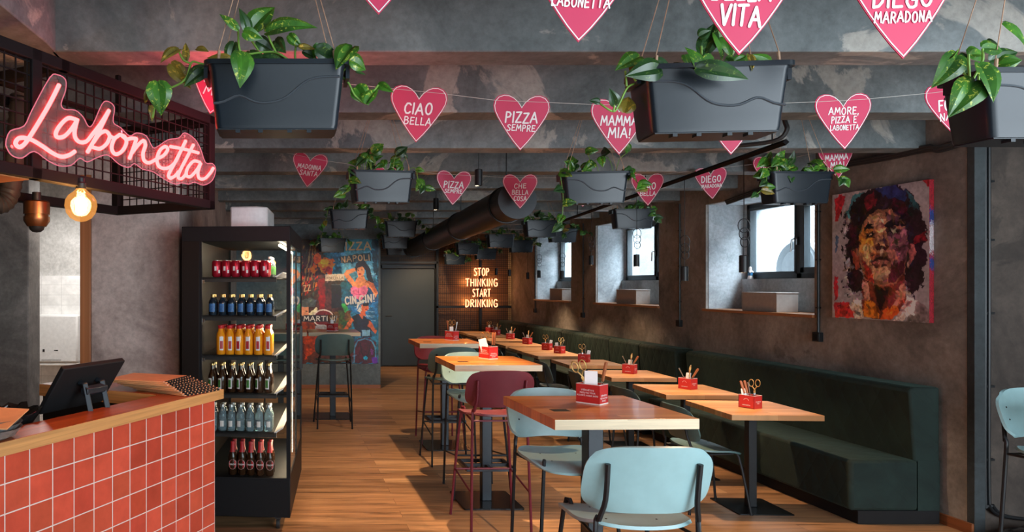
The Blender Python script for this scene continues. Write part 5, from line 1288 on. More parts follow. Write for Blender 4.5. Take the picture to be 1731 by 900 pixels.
# ------------------------------------------------------------------ duct, track, pendants, cables
d0 = Vector((1.92, 5.75, 2.40)); d1 = Vector((2.26, 12.3, 2.335))
dt = thing('ventilation_duct', 'big round black spiral duct hanging under the beams', 'duct', d0)
n = 150; pts = [(d1 - d0) * (i / n) for i in range(n + 1)]
MB().tube(pts, [0.150 if i % 2 else 0.1535 for i in range(n + 1)], 36, caps=False).build('spiral_tube', 'duct', dt)
dd = (d1 - d0).normalized()
e = MB(); e.tube([-dd * 0.012, dd * 0.03], 0.157, 40); e.build('end_cap', 'ductcap', dt); MB().tube([(d1 - d0) - dd * 0.03, (d1 - d0) + dd * 0.01], 0.157, 32).build('end_cap', 'ductcap', dt)
for f in (0.05, 0.35, 0.65, 0.95):
    h = MB(); p = (d1 - d0) * f; h.tube([p + Vector((0, 0, .15)), p + Vector((0, 0, ZC - 2.38))], 0.005, 6)
    h.tube([p + Vector((.158 * math.sin(a), 0, .158 * math.cos(a))) for a in [2 * PI * i / 24 for i in range(24)]], 0.007, 6, True)
    h.build('hanger', 'black', dt)

ta = Vector((3.23, 4.49, 2.62)); tb_ = Vector((3.87, 9.05, 2.62)); te = ta + (tb_ - ta) * 1.75
tr = thing('lighting_track', 'black lighting track running along under the beams', 'track', ta)
MB().tube([Vector((0, 0, 0)), te - ta], 0.02, 4).build('rail', 'cageblack', tr)
for f in (0.02, 0.3, 0.6, 0.9): MB().tube([(te - ta) * f, (te - ta) * f + Vector((0, 0, ZC - 2.62))], 0.005, 6).build('hanger', 'black', tr)
p = at(1330, 236, 4.49); tag(MB().tube(smoothpts([p + Vector((0.01, 0.02, 0.42)), p + Vector((0.0, 0.02, 0.15)), p + Vector((0.0, 0.0, 0.06)), p + Vector((-.05, 0.05, 0.0)), p + Vector((-0.2, 0.25, 0.005))], 5), 0.014, 8).build('power_cable', 'rubber'), 'thick black cable coming down to the lighting track', 'cable')
def make_pendant():
    t = thing('pendant_lamp', '', 'lamp')
    MB().lathe([(0, 0.125), (0.022, 0.125), (0.0285, 0.12), (0.0285, 0.0), (0.024, 0.0), (0.022, 0.03), (0, 0.03)], 24, cap=False).build('shade', 'black', t)
    return t
PEN = []
def pendant(px, ybot, Y, top, label, loop=True, big=1.0):
    p = at(px, ybot, Y)
    o = make_pendant() if not PEN else dup(PEN[0])
    for ch in list(o.children):
        if ch.name.startswith('cord'): bpy.data.objects.remove(ch)
    PEN.append(o); o.location = p; tag(o, label, 'lamp', 'black cylinder pendant lamps')
    c = MB(); ztop = top - p.z
    c.tube([(0, 0, 0.12), (0.003, 0, 0.125 + (ztop - 0.125) * .5), (0, 0, ztop)], 0.003, 6)
    if loop:
        for k in range(3):
            zc = 0.22 + 0.06 * k; rr = 0.032 + 0.006 * k
            c.tube([(0.008 + rr * math.cos(2 * PI * i / 14), 0.004 * k, zc + rr * 1.15 * math.sin(2 * PI * i / 14)) for i in range(14)], 0.0032, 5, True)
    c.build('cord', 'black', o); return o
def track_Y(px):   # depth where the track passes photo column px
    a = (px - PX) / F; d = te - ta; f = (a * ta.y - ta.x) / (d.x - a * d.y); return (ta + d * f).y
pend_spots = []
for px, yb, lab, lp in ((1257, 461, 'black pendant lamp hanging before the nearest window', True), (1157, 475, 'black pendant lamp hanging by the pier between the near windows', True), (1076, 451, 'black pendant lamp hanging before the middle window', True), (999, 448, 'black pendant lamp beside the middle window niche', True), (950, 472, 'black pendant lamp hanging before the farthest window', True), (911, 470, 'black pendant lamp beside the far window niche', True)):
    Y = min(track_Y(px), 13.6) if px > 1000 else {999: 9.3, 950: 10.4, 911: 11.6}[px]
    if px == 1257: Y = 5.05
    pz = at(px, yb, Y); o = pendant(px, yb, Y, 2.62 if px > 1000 else ZC, lab, lp); pend_spots.append(pz)
for px, yb, Y, lab in ((809, 314, 5.3, 'black ceiling spot hanging left of the duct end'), (737, 355, 7.4, 'black ceiling spot farther back left of the duct'), (839, 465, 13.0, 'tiny black pendant lamp right of the word STOP'), (861, 467, 13.0, 'tiny black pendant lamp before the mesh screen at right'), (892, 472, 13.2, 'tiny black pendant lamp at the far right corner')):
    pendant(px, yb, Y, ZC, lab, False)
# cable run along the top of the right wall, then conduits with sockets
cr = [at(1225, 345, 7.35), at(1300, 318, 6.70), at(1400, 287, 5.95), at(1490, 268, 5.42), at(1560, 255, 5.06)]
pts = [Vector((XR - 0.025, p.y, p.z)) for p in cr] + [Vector((XR - 0.03, 4.95, 2.66)), Vector((XR - 0.0, 4.71, 2.675)), Vector((XR + 0.08, 4.71, 2.67)), Vector((XR + 0.3, 4.75, 2.67))]
b = MB()
for k in range(3): b.tube(smoothpts([p + Vector((-.008 * k, 0, .016 * k - .01 * (i % 2))) for i, p in enumerate(pts)], 5), 0.011, 6)
tag(b.build('cable_bundle', 'rubber'), 'black cable bundle sagging along the top of the right wall', 'cable')
def conduit(px, ybox, Y, ztop, label, X=XR):
    zb = CH + (HY - ybox) * Y / F
    t = thing('wall_conduit', label, 'conduit', (X, Y, zb), 0, 'black conduits with sockets on the right wall')
    c = MB(); c.tube([(-0.014, 0, 0.04), (-0.014, 0, ztop - zb)], 0.011, 8)
    z = 0.25
    while z < ztop - zb: c.mm(-0.027, 0, -0.016, 0.016, z, z + 0.012); z += 0.42
    c.build('pipe', 'black', t)
    s = MB(); s.mm(-0.04, 0, -0.04, 0.04, -0.04, 0.04); so = s.build('socket_box', 'black', t, 0.004)
    MB().mm(-0.0435, -0.04, -0.028, 0.028, -0.028, 0.028).build('socket_cover', 'blackmatte', so, 0.002)
for px, yb, lab in ((1382, 570, 'black conduit with socket between the nearest window and the portrait'), (1148, 547, 'black conduit with socket between the near and middle windows'), (985, 533, 'black conduit with socket between the middle and far windows'), (904, 525, 'black conduit with socket beyond the farthest window')):
    Y = (XR - 0.02) * F / (px - PX); conduit(px, yb, Y, 2.66, lab)
c = MB()
for k, x in enumerate((4.775, 4.802)):
    c.tube(smoothpts([(x, 4.755, 2.9), (x, 4.755, 1.5), (x, 4.755, 0.30), (x + .02, 4.75, 0.2), (x + 0.1, 4.75, 0.13), (x + 0.3, 4.75, 0.10)], 5), 0.011, 8)
for z in (0.5, 1.0, 1.5, 2.0, 2.4): c.mm(4.75, 4.84, 4.752, 4.78, z, z + 0.015)
tag(c.build('pipe_pair', 'black'), 'pair of black pipes beside the bare corner at right', 'pipe')
# dark bag on the floor, right edge
bg = thing('floor_bag', 'black soft bag on the floor at the lower right edge', 'bag', (4.95, 4.45, 0.0))
b = MB()
vs = []; nu, nv = 28, 8
for j in range(nv + 1):
    for i in range(nu):
        a = 2 * PI * i / nu; f = j / nv; rr = math.sin(PI * (0.08 + 0.84 * f)) ** .6; k = mnoise.noise(Vector((math.cos(a) * 3, math.sin(a) * 3, f * 3))) * .03
        vs.append(((0.30 * rr + k) * math.cos(a), (0.20 * rr + k) * math.sin(a), 0.001 + f * 0.14 * (1 + k * 3)))
b._add(vs, [(j * nu + i, j * nu + (i + 1) % nu, (j + 1) * nu + (i + 1) % nu, (j + 1) * nu + i) for j in range(nv) for i in range(nu)] + [tuple(range(nu - 1, -1, -1)), tuple(range(nv * nu, nv * nu + nu))])
b.build('bag_body', 'bag', bg)
MB().tube(smoothpts([(-0.2, -0.1, 0.12), (-0.22, -0.2, 0.06), (-0.1, -0.26, 0.012), (0.1, -0.24, 0.012), (0.18, -0.12, 0.1)], 6), 0.010, 8).build('strap', 'rubber', bg)

# boxes on the window boards, statuette
for (y0, y1, x0, x1, h), lab in (((6.69, 7.19, 4.72, 4.93, .19), 'plain painted box on the nearest window board'), ((9.40, 9.95, 4.74, 4.93, .20), 'plain painted box on the middle window board'), ((11.95, 12.5, 4.76, 4.95, .20), 'plain painted box on the farthest window board')):
    t = thing('sill_box', lab, 'box', ((x0 + x1) / 2, (y0 + y1) / 2, ZS), 0, 'boxes on the window boards')
    MB().mm(-(x1 - x0) / 2, (x1 - x0) / 2, -(y1 - y0) / 2, (y1 - y0) / 2, 0.0005, h - 0.012).build('carcass', 'boxboard', t, 0.003)
    MB().mm(-(x1 - x0) / 2 - .004, (x1 - x0) / 2 + .004, -(y1 - y0) / 2 - .004, (y1 - y0) / 2 + .004, h - 0.012, h).build('lid', 'boxboard', t, 0.003)
sp = Vector((5.105, 7.64, 1.7655))
st = thing('statuette', 'small painted saint statuette on the ledge of the nearest window', 'statuette', sp)
MB().lathe([(0, 0), (0.026, 0), (0.028, 0.006), (0.024, 0.02), (0.020, 0.06), (0.021, 0.075), (0.019, 0.09), (0.008, 0.104)], 18, cap=False).build('robe', 'statwhite', st)
MB().lathe([(0.0225, 0.035), (0.0245, 0.05), (0.0235, 0.072), (0.0205, 0.08)], 18, cap=False).build('cloak', 'statblue', st)
MB().lathe([(0, 0.098), (0.008, 0.10), (0.012, 0.112), (0.010, 0.124), (0.0, 0.130)], 14, cap=False).build('head', 'skin', st)
MB().lathe([(0.0145, 0.096), (0.0145, 0.118), (0.0115, 0.130), (0.0, 0.136)], 14, (0, 0.003, 0), cap=False).build('veil', 'statwhite', st)
b = MB(); b.tube([(-0.016, -0.008, 0.085), (-0.018, -0.02, 0.07), (0.0, -0.026, 0.078)], 0.006, 8); b.tube([(0.016, -0.008, 0.085), (0.018, -0.02, 0.07), (0.0, -0.026, 0.078)], 0.006, 8); b.build('arms', 'statwhite', st)

# ------------------------------------------------------------------ mesh screen and orange sign at the back
YS = 14.42
sn = thing('mesh_screen', 'black framed wire mesh screen on the boarded back wall', 'screen', (at(812, 0, YS).x, YS, 0))
x0, x1 = at(737, 0, YS).x - sn.location.x, at(886, 0, YS).x - sn.location.x
f = MB(); b_ = 0.05
for x in (x0, -0.025, x1 - b_): f.mm(x, x + b_, -0.03, 0.02, 0, 2.62)
for z in (0.0, 1.22, 2.57): f.mm(x0, x1, -0.03, 0.02, z, z + b_)
f.build('frame', 'black', sn, 0.003)
m = MB(); p = 0.042; x = x0
while x < x1: m.mm(x, x + .006, 0.0, 0.005, 0, 2.6); x += p
z = 0.02
while z < 2.6: m.mm(x0, x1, 0.0, 0.005, z, z + .006); z += p
m.build('wire_mesh', 'black', sn)
sm = thing('wire_grille', 'black wire mesh panel above the dark door', 'screen', (2.55, YS, 2.14))
f = MB(); f.mm(-0.55, 0.62, -0.03, 0.02, 0, 0.045); f.mm(-0.55, 0.62, -0.03, 0.02, 0.44, 0.48); f.build('frame', 'black', sm)
m = MB(); x = -0.55
while x < 0.62: m.mm(x, x + .006, 0, .005, 0.02, 0.46); x += p
z = 0.06
while z < 0.45: m.mm(-0.55, 0.62, 0, .005, z, z + .006); z += p
m.build('wire_mesh', 'black', sm)
YN = 14.33
ns = thing('letter_sign', 'glowing orange STOP THINKING START DRINKING sign on the mesh screen', 'neon sign', at(814, 487, YN))
om = emit('orange_neon_tube', (4.2, 1.25, 0.60), 1.0)
T = Matrix(((1, 0, 0, 0), (0, 0, -1, 0), (0, 1, 0, 0), (0, 0, 0, 1)))
for s, yc, wd, cap in (('STOP', 460, 25, 12.6), ('THINKING', 478, 54, 12.8), ('START', 495.5, 30, 12.8), ('DRINKING', 513, 54, 12.8)):
    b = MB(); k = YN / F
    for stq in strokes(s, wd * k, cap * k, 0.22):
        pts = [T @ Vector((q[0], q[1] + (487 - yc) * k, 0)) for q in stq]
        if len(pts) > 1: b.tube(pts, 0.0105, 8)
    b.build('word_tube', om, ns)
fz = MB(); fz.mm(-0.012, 0.012, 0.01, 0.08, -0.42, 0.42); fz.mm(-0.3, 0.3, 0.01, 0.03, 0.09, 0.10); fz.mm(-0.3, 0.3, 0.01, 0.03, -0.33, -0.32); fz.build('fixing_bar', 'black', ns)
for x, z in ((-0.28, 0.12), (0.28, 0.12), (-0.25, -0.3), (0.25, -0.3), (0, 0.3)):
    point('sign_glow', ns.location + Vector((x, 0.17, z)), 2.4, (1.0, 0.47, 0.15), 0.03)

# ------------------------------------------------------------------ spots inside the lamp shades, then some added with no fitting
for p, (X, Y) in zip(pend_spots, ((3.5, 5.0), (3.5, 6.4), (3.6, 7.6), (3.6, 8.9), (3.7, 10.2), (3.8, 11.8))):
    spot('pendant_light', p + Vector((0, 0, 0.02)), (p.x * .6 + X * .4, p.y * .6 + Y * .4, 0.7), 90, WARM, 110, 0.7, 0.02)
spot('ceiling_spot_and_fill', at(809, 314, 5.3) + Vector((0, 0, 0.02)), (0.85, 5.6, 0), 300, WARM, 75, 0.6, 0.02)
spot('ceiling_spot_and_fill', at(737, 355, 7.4) + Vector((0, 0, 0.02)), (1.3, 7.9, 0), 120, WARM, 80, 0.6, 0.02)
spot('track_light', te + (ta - te) * 0.98 + Vector((-0.05, 0, -0.04)), (1.7, 3.7, 0.8), 190, WARM, 80, 0.6, 0.02)
for X, Y in ((0.9, 9.9), (3.0, 13.2)): spot('ceiling_spot_and_fill', (X, Y, 2.6), (X, Y + 0.9, 1.0), 110, WARM, 100, 0.7, 0.02)  # added spots without a lamp body, brightening the mural and the far end
# ------------------------------------------------------------------ painted pictures: colours worked out on a fine grid of points
class Canvas:
    def __init__(s, x0, x1, y0, y1, nx, ny, seed):
        s.nx, s.ny = nx, ny; s.r = np.random.RandomState(seed)
        s.X, s.Y = np.meshgrid(np.linspace(x0, x1, nx), np.linspace(y0, y1, ny))
        s.sx, s.sy = x1 - x0, y1 - y0; s.C = np.zeros((ny, nx, 3))
        s.n = [s.noise(k) for k in (6, 14, 40, 80)]
        s.wx = s.noise(22) + .6 * s.noise(60); s.wy = s.noise(22) + .6 * s.noise(60)
    sat = 1.0; gain = 1.0
    def noise(s, f):
        fy = max(2, int(f * s.sy / s.sx)); L = s.r.uniform(-1, 1, (fy + 2, f + 2))
        u = np.linspace(0, f - 1e-6, s.nx); v = np.linspace(0, fy - 1e-6, s.ny); i = u.astype(int); j = v.astype(int)
        a = (u - i)[None, :]; b = (v - j)[:, None]; a = a * a * (3 - 2 * a); b = b * b * (3 - 2 * b); J, I = np.meshgrid(j, i, indexing='ij')
        return (L[J, I] * (1 - a) + L[J, I + 1] * a) * (1 - b) + (L[J + 1, I] * (1 - a) + L[J + 1, I + 1] * a) * b
    def col(s, c, var):
        c = np.array(c, float) / 255; t = (.5 * s.n[1] + .5 * s.n[2] + .35 * s.n[3]) * var
        return c[None, None, :] * (1 + t[:, :, None]) + (s.n[0] * var * .12)[:, :, None] * np.array([.6, -.2, .5])
    def fill(s, c, var=.25): s.C[:] = s.col(c, var)
    def poly(s, pts, c, var=.3, warp=3.0, a=1.0):
        x = s.X + s.wx * warp; y = s.Y + s.wy * warp; m = np.zeros(x.shape, bool); n = len(pts)
        for i in range(n):
            x1, y1 = pts[i]; x2, y2 = pts[(i + 1) % n]
            if y1 == y2: continue
            k = ((y1 > y) != (y2 > y)) & (x < (x2 - x1) * (y - y1) / (y2 - y1) + x1); m ^= k
        s.C[m] = s.C[m] * (1 - a) + s.col(c, var)[m] * a
    def ell(s, cx, cy, rx, ry, c, var=.3, warp=3.0, a=1.0):
        s.poly([(cx + rx * math.cos(2 * PI * i / 20), cy + ry * math.sin(2 * PI * i / 20)) for i in range(20)], c, var, warp, a)
    def line(s, pts, w, c, var=.2, warp=1.0):
        for (x1, y1), (x2, y2) in zip(pts, pts[1:]):
            d = math.hypot(x2 - x1, y2 - y1) or 1; nx, ny = -(y2 - y1) / d * w / 2, (x2 - x1) / d * w / 2
            s.poly([(x1 + nx, y1 + ny), (x2 + nx, y2 + ny), (x2 - nx, y2 - ny), (x1 - nx, y1 - ny)], c, var, warp)
    def dabs(s, n, size, jit, a=.6, box=None):
        """short brush dabs that pick up the colour under them and shift it"""
        x0, x1, y0, y1 = box or (s.X.min(), s.X.max(), s.Y.min(), s.Y.max())
        for _ in range(n):
            cx, cy = s.r.uniform(x0, x1), s.r.uniform(y0, y1); th = s.r.uniform(0, PI); L = size * s.r.uniform(.6, 1.6); w = L * s.r.uniform(.2, .4)
            ix0, ix1 = [int(np.clip((q - s.X.min()) / s.sx * s.nx, 0, s.nx)) for q in (cx - L, cx + L)]; iy0, iy1 = [int(np.clip((q - s.Y.min()) / s.sy * s.ny, 0, s.ny)) for q in (cy - L, cy + L)]
            if ix1 <= ix0 or iy1 <= iy0: continue
            X, Y = s.X[iy0:iy1, ix0:ix1] - cx, s.Y[iy0:iy1, ix0:ix1] - cy; p = X * math.cos(th) + Y * math.sin(th); q = -X * math.sin(th) + Y * math.cos(th)
            m = (p / L) ** 2 + (q / w) ** 2 < 1
            c0 = s.C[(iy0 + iy1) // 2 if iy1 < s.ny else iy1 - 1, (ix0 + ix1) // 2 if ix1 < s.nx else ix1 - 1]
            c = c0 * (1 + s.r.uniform(-jit, jit)) + s.r.uniform(-.5, .5, 3) * jit * .35
            S_ = s.C[iy0:iy1, ix0:ix1]; S_[m] = S_[m] * (1 - a) + c * a
    def mesh(s, name, P, parent):
        """grid mesh with point colours, P maps canvas x, y to the object's own space"""
        vs = [P(x, y) for x, y in zip(s.X.ravel(), s.Y.ravel())]; nx = s.nx
        fs = [(j * nx + i, (j + 1) * nx + i, (j + 1) * nx + i + 1, j * nx + i + 1) for j in range(s.ny - 1) for i in range(nx - 1)]
        me = bpy.data.meshes.new(name); me.from_pydata(vs, [], fs); me.materials.append(M['paint'])
        c = s.C.reshape(-1, 3); g = c.mean(1, keepdims=True); c = np.clip((g + (c - g) * s.sat) * s.gain, 0.004, 1); lin = np.where(c <= .04045, c / 12.92, ((c + .055) / 1.055) ** 2.4)
        a = me.color_attributes.new('paint', 'FLOAT_COLOR', 'POINT'); a.data.foreach_set('color', np.concatenate([lin, np.ones((len(lin), 1))], 1).ravel().astype(np.float32))
        me.update(); o = bpy.data.objects.new(name, me); COL.objects.link(o); o.parent = parent; return o

# portrait on the right wall
XP = XR - 0.035
def wall_pt(zx, zy):
    px, py = 1390 + zx / 2.8125, 280 + zy / 2.8125; Y = XP * F / (px - PX); return Y, CH + (HY - py) * Y / F
YL, YR_, ZB0, ZT0 = 5.925, 5.035, 1.425, 2.462
def cv(pts): return [(1000 * (YL - a) / (YL - YR_), 1100 * (ZT0 - b) / (ZT0 - ZB0)) for a, b in (wall_pt(*p) for p in pts)]
K = Canvas(0, 1000, 0, 1100, 210, 232, 3)
K.fill((150, 142, 146), .16)
for c in [((60, 150), (112, 138), (100, 180), (76, 262), (60, 268)), ((60, 655), (135, 655), (150, 728), (60, 728)), ((60, 520), (75, 530), (82, 600), (60, 655)), ((470, 72), (552, 56), (552, 120), (505, 92)), ((525, 640), (552, 630), (552, 750), (498, 746)), ((537, 100), (552, 100), (552, 640), (537, 640))]:
    K.poly(cv(c), (176, 40, 52), .35, 14)
K.poly(cv([(150, 138), (200, 120), (130, 250), (105, 245)]), (60, 110, 120), .3, 14)
K.poly(cv([(62, 330), (78, 340), (70, 420), (62, 420)]), (70, 90, 120), .3, 12)
K.poly(cv([(540, 180), (552, 180), (552, 380), (540, 390)]), (60, 80, 130), .3, 6)
hair = [(150, 165), (190, 130), (240, 105), (300, 95), (360, 92), (405, 108), (440, 150), (462, 200), (480, 260), (500, 318), (492, 370), (470, 402), (494, 420), (492, 470), (470, 500), (488, 530), (470, 565), (440, 600), (412, 606), (392, 560), (380, 400), (300, 240), (220, 250), (190, 400), (190, 540), (188, 606), (150, 610), (122, 580), (120, 520), (136, 470), (118, 410), (126, 360), (104, 330), (120, 290), (138, 250), (132, 205)]
K.poly(cv(hair), (36, 22, 30), .5, 20)
for p, c in [(((200, 150), (240, 125), (260, 180), (215, 220)), (96, 22, 34)), (((245, 105), (330, 95), (400, 110), (390, 170), (300, 150)), (34, 46, 88)), (((400, 110), (450, 170), (460, 220), (420, 190)), (40, 74, 84)), (((330, 160), (400, 180), (420, 250), (370, 230)), (70, 20, 40)), (((430, 330), (495, 310), (490, 360), (440, 372)), (120, 24, 34)), (((130, 300), (165, 280), (160, 380), (128, 390)), (62, 22, 34)), (((140, 500), (180, 500), (180, 590), (140, 590)), (52, 20, 30))]:
    K.poly(cv(p), c, .5, 18)
face = [(190, 285), (220, 232), (270, 210), (330, 210), (370, 240), (398, 300), (412, 380), (402, 450), (390, 512), (350, 560), (290, 576), (240, 570), (202, 540), (186, 480), (172, 420), (176, 340)]
K.poly(cv([(190, 530), (240, 560), (300, 575), (390, 510), (398, 640), (362, 705), (300, 732), (240, 730), (200, 724), (188, 640)]), (112, 46, 34), .5, 10)
K.poly(cv(face), (150, 98, 78), .35, 8)
for p, c in [
 ([(176, 335), (200, 288), (242, 300), (246, 362), (230, 420), (204, 442), (178, 402)], (184, 116, 52)), ([(310, 330), (392, 298), (410, 380), (396, 462), (350, 524), (330, 452), (320, 400)], (124, 78, 92)), ([(214, 244), (282, 224), (292, 272), (230, 292)], (186, 138, 108)),
 ([(300, 222), (370, 246), (388, 292), (310, 282)], (98, 62, 74)), ([(194, 380), (236, 368), (248, 432), (222, 472), (194, 450)], (210, 160, 118)), ([(300, 404), (340, 396), (360, 440), (335, 470)], (176, 112, 104)), ([(225, 410), (262, 410), (258, 436), (232, 452)], (156, 84, 64)),
 ([(188, 452), (225, 480), (250, 562), (212, 545)], (150, 44, 38)), ([(232, 482), (300, 476), (322, 512), (290, 548), (240, 542)], (206, 156, 126)), ([(330, 470), (392, 452), (388, 512), (345, 552), (310, 560)], (92, 34, 48)), ([(198, 298), (216, 278), (246, 278), (252, 294), (216, 302), (202, 314)], (26, 18, 24)),
 ([(288, 288), (320, 260), (372, 264), (398, 292), (360, 288), (310, 298)], (22, 18, 30)), ([(198, 322), (250, 312), (250, 346), (208, 352)], (96, 58, 40)), ([(300, 304), (335, 292), (380, 302), (372, 326), (312, 332)], (72, 42, 52)), ([(208, 334), (226, 322), (246, 326), (240, 340), (216, 345)], (24, 16, 18)),
 ([(306, 316), (336, 302), (368, 308), (358, 322), (320, 326)], (24, 16, 22)), ([(222, 330), (232, 326), (234, 334), (224, 336)], (180, 150, 130)), ([(326, 310), (340, 306), (342, 316), (330, 318)], (170, 145, 140)), ([(264, 286), (284, 286), (292, 350), (302, 380), (280, 396), (255, 386), (262, 340)], (202, 150, 118)),
 ([(288, 300), (300, 340), (314, 384), (302, 392), (290, 350)], (96, 52, 58)), ([(250, 382), (270, 372), (285, 384), (306, 376), (314, 390), (290, 404), (262, 400)], (62, 24, 30)), ([(276, 396), (290, 396), (290, 424), (276, 424)], (186, 140, 120)), ([(240, 440), (262, 420), (300, 418), (326, 440), (330, 460), (236, 466)], (110, 58, 56)),
 ([(230, 466), (252, 442), (280, 432), (306, 434), (328, 456), (300, 450), (262, 452)], (44, 16, 22)), ([(240, 466), (272, 452), (322, 457), (300, 470), (260, 476)], (186, 112, 104)), ([(240, 476), (310, 470), (300, 482), (250, 486)], (84, 34, 38)),
 ([(140, 412), (165, 395), (178, 440), (182, 490), (160, 500), (145, 462)], (146, 66, 48)), ([(414, 375), (442, 373), (447, 420), (426, 472), (411, 462)], (166, 96, 90)), ([(409, 460), (419, 458), (419, 489), (409, 489)], (216, 170, 140)),
 ([(205, 640), (250, 650), (272, 728), (200, 726)], (222, 122, 40)), ([(190, 540), (215, 560), (228, 640), (198, 640)], (190, 130, 112)), ([(250, 580), (322, 584), (302, 650), (272, 690), (256, 640)], (38, 18, 20)), ([(328, 620), (392, 545), (394, 622), (340, 692)], (186, 116, 98)), ([(284, 692), (350, 660), (368, 702), (330, 732), (278, 732)], (228, 92, 40)), ([(310, 640), (345, 600), (350, 640), (318, 690)], (120, 40, 48)),
 ([(60, 692), (130, 656), (152, 726), (60, 726)], (190, 50, 44)), ([(130, 662), (182, 640), (202, 726), (156, 728)], (232, 202, 188)), ([(445, 640), (530, 700), (548, 748), (400, 744)], (128, 110, 112)), ([(400, 614), (448, 640), (442, 692), (380, 742), (336, 738), (386, 690)], (228, 202, 192)), ([(398, 640), (420, 650), (372, 716), (352, 724)], (180, 140, 132))]:
    K.poly(cv(p), c, .4, 9)
K.dabs(520, 26, .55, .55, (150, 850, 150, 1050)); K.dabs(160, 16, .8, .5, (150, 850, 150, 1050))
for _ in range(46):
    y = K.r.uniform(150, 900); x = K.r.choice([K.r.uniform(90, 190), K.r.uniform(850, 930)]); K.poly([(x, y), (x + K.r.uniform(10, 40), y + K.r.uniform(-30, 20)), (x + K.r.uniform(0, 36), y + K.r.uniform(10, 50))], (32, 20, 28), .4, 8)
for p in ([(800, 130), (860, 210)], [(830, 150), (880, 230)], [(880, 300), (910, 330)], [(60, 1000), (110, 985)], [(80, 985), (75, 1020)], [(100, 990), (95, 1015)]): K.line(cv(p) if False else p, 5, (40, 26, 30))
K.gain = 1.2
pic = thing('portrait_canvas', 'large painted canvas of a curly haired man on the right wall', 'painting', (XP, (YL + YR_) / 2, (ZT0 + ZB0) / 2))
pc = pic.location
K.mesh('painted_face', lambda x, y: (-0.0008, YL - (YL - YR_) * x / 1000 - pc.y, ZT0 - (ZT0 - ZB0) * y / 1100 - pc.z), pic)
E_ = Canvas(0, 100, 0, 1100, 12, 160, 9); E_.fill((150, 30, 42), .5)
E_.poly([(-10, 220), (110, 220), (110, 330), (-10, 330)], (40, 60, 120), .4, 30); E_.poly([(-10, 330), (110, 340), (110, 560), (-10, 560)], (190, 180, 185), .3, 30); E_.poly([(-10, 600), (110, 600), (110, 700), (-10, 690)], (40, 60, 120), .4, 30)
E_.mesh('painted_edge', lambda x, y: (0.033 * x / 100, YR_ - 0.0008 - pc.y, ZT0 - (ZT0 - ZB0) * y / 1100 - pc.z), pic)
MB().mm(0, 0.033, YR_ - pc.y, YL - pc.y, ZB0 - pc.z, ZT0 - pc.z).build('stretcher', 'cardred', pic)

# mural
YM = 11.455
SCL = 3.463
Q = Canvas(40, 518, 85, 815, 230, 350, 21)
Q.fill((44, 104, 128), .45)
Q.poly([(40, 85), (170, 85), (215, 190), (225, 300), (335, 330), (335, 560), (240, 620), (40, 640)], (58, 36, 30), .6, 8)
Q.poly([(40, 600), (300, 600), (370, 640), (372, 815), (40, 815)], (66, 36, 26), .6, 10)
for i in range(70):
    x = Q.r.uniform(42, 165); y = Q.r.uniform(100, 420); w = Q.r.uniform(4, 9); h = Q.r.uniform(12, 30); k = [(176, 60, 30), (132, 104, 66), (200, 120, 50), (60, 70, 60), (150, 40, 30), (34, 24, 24)][Q.r.randint(6)]
    Q.poly([(x, y + h), (x + 2, y), (x + w + 3, y - 5), (x + w, y + h - 4)], k, .3, 2)
for o_ in (0, 22, 44): Q.line([(82 + o_, 330), (112 + o_ * .8, 200), (124 + o_ * .6, 96)], 7, (140, 116, 78), .3, 3)
Q.ell(215, 240, 46, 52, (236, 118, 26), .5, 14); Q.ell(205, 222, 24, 22, (250, 176, 50), .3, 10); Q.ell(160, 196, 26, 34, (222, 92, 26), .5, 12); Q.ell(225, 262, 22, 18, (170, 40, 24), .4, 10); Q.ell(140, 260, 18, 30, (210, 100, 30), .5, 10)
Q.poly([(300, 150), (480, 140), (512, 330), (330, 335), (290, 270)], (92, 150, 176), .35, 16); Q.poly([(330, 330), (515, 340), (515, 470), (340, 450)], (36, 74, 110), .45, 14); Q.poly([(470, 90), (518, 90), (518, 330), (490, 260)], (24, 52, 70), .5, 12)
for _ in range(14): Q.ell(Q.r.uniform(300, 510), Q.r.uniform(225, 340), Q.r.uniform(6, 18), Q.r.uniform(4, 12), (150, 196, 212), .2, 8, .7)
Q.poly([(270, 95), (480, 92), (490, 150), (250, 155)], (46, 112, 132), .3, 8)
Q.poly([(288, 186), (470, 162), (476, 214), (300, 228)], (22, 50, 62), .25, 3)
Q.poly([(165, 320), (206, 310), (206, 492), (170, 502)], (104, 24, 24), .4, 4); Q.poly([(244, 352), (306, 350), (306, 482), (244, 492)], (22, 26, 30), .3, 2); Q.line([(244, 352), (306, 350), (306, 482)], 4, (80, 90, 92))
Q.poly([(206, 292), (320, 288), (318, 326), (208, 330)], (204, 192, 176), .15, 2)
Q.poly([(300, 330), (360, 350), (356, 430), (318, 470), (306, 470)], (34, 84, 100), .4, 8)
SK = (214, 146, 106); SD = (170, 100, 68)
Q.poly([(384, 232), (408, 212), (440, 214), (466, 250), (482, 300), (490, 346), (464, 342), (450, 300), (440, 262), (402, 256), (388, 278)], (18, 16, 28), .4, 3)
Q.poly([(316, 286), (330, 268), (386, 254), (392, 270), (346, 290), (372, 324), (384, 346), (360, 352), (330, 316)], SK, .2, 2)
Q.poly([(402, 300), (430, 294), (442, 324), (490, 345), (514, 400), (502, 428), (470, 372), (456, 362), (450, 384), (370, 378), (360, 350), (386, 330)], SK, .2, 2); Q.poly([(440, 326), (490, 345), (512, 398), (500, 400), (470, 360)], SD, .2, 2)
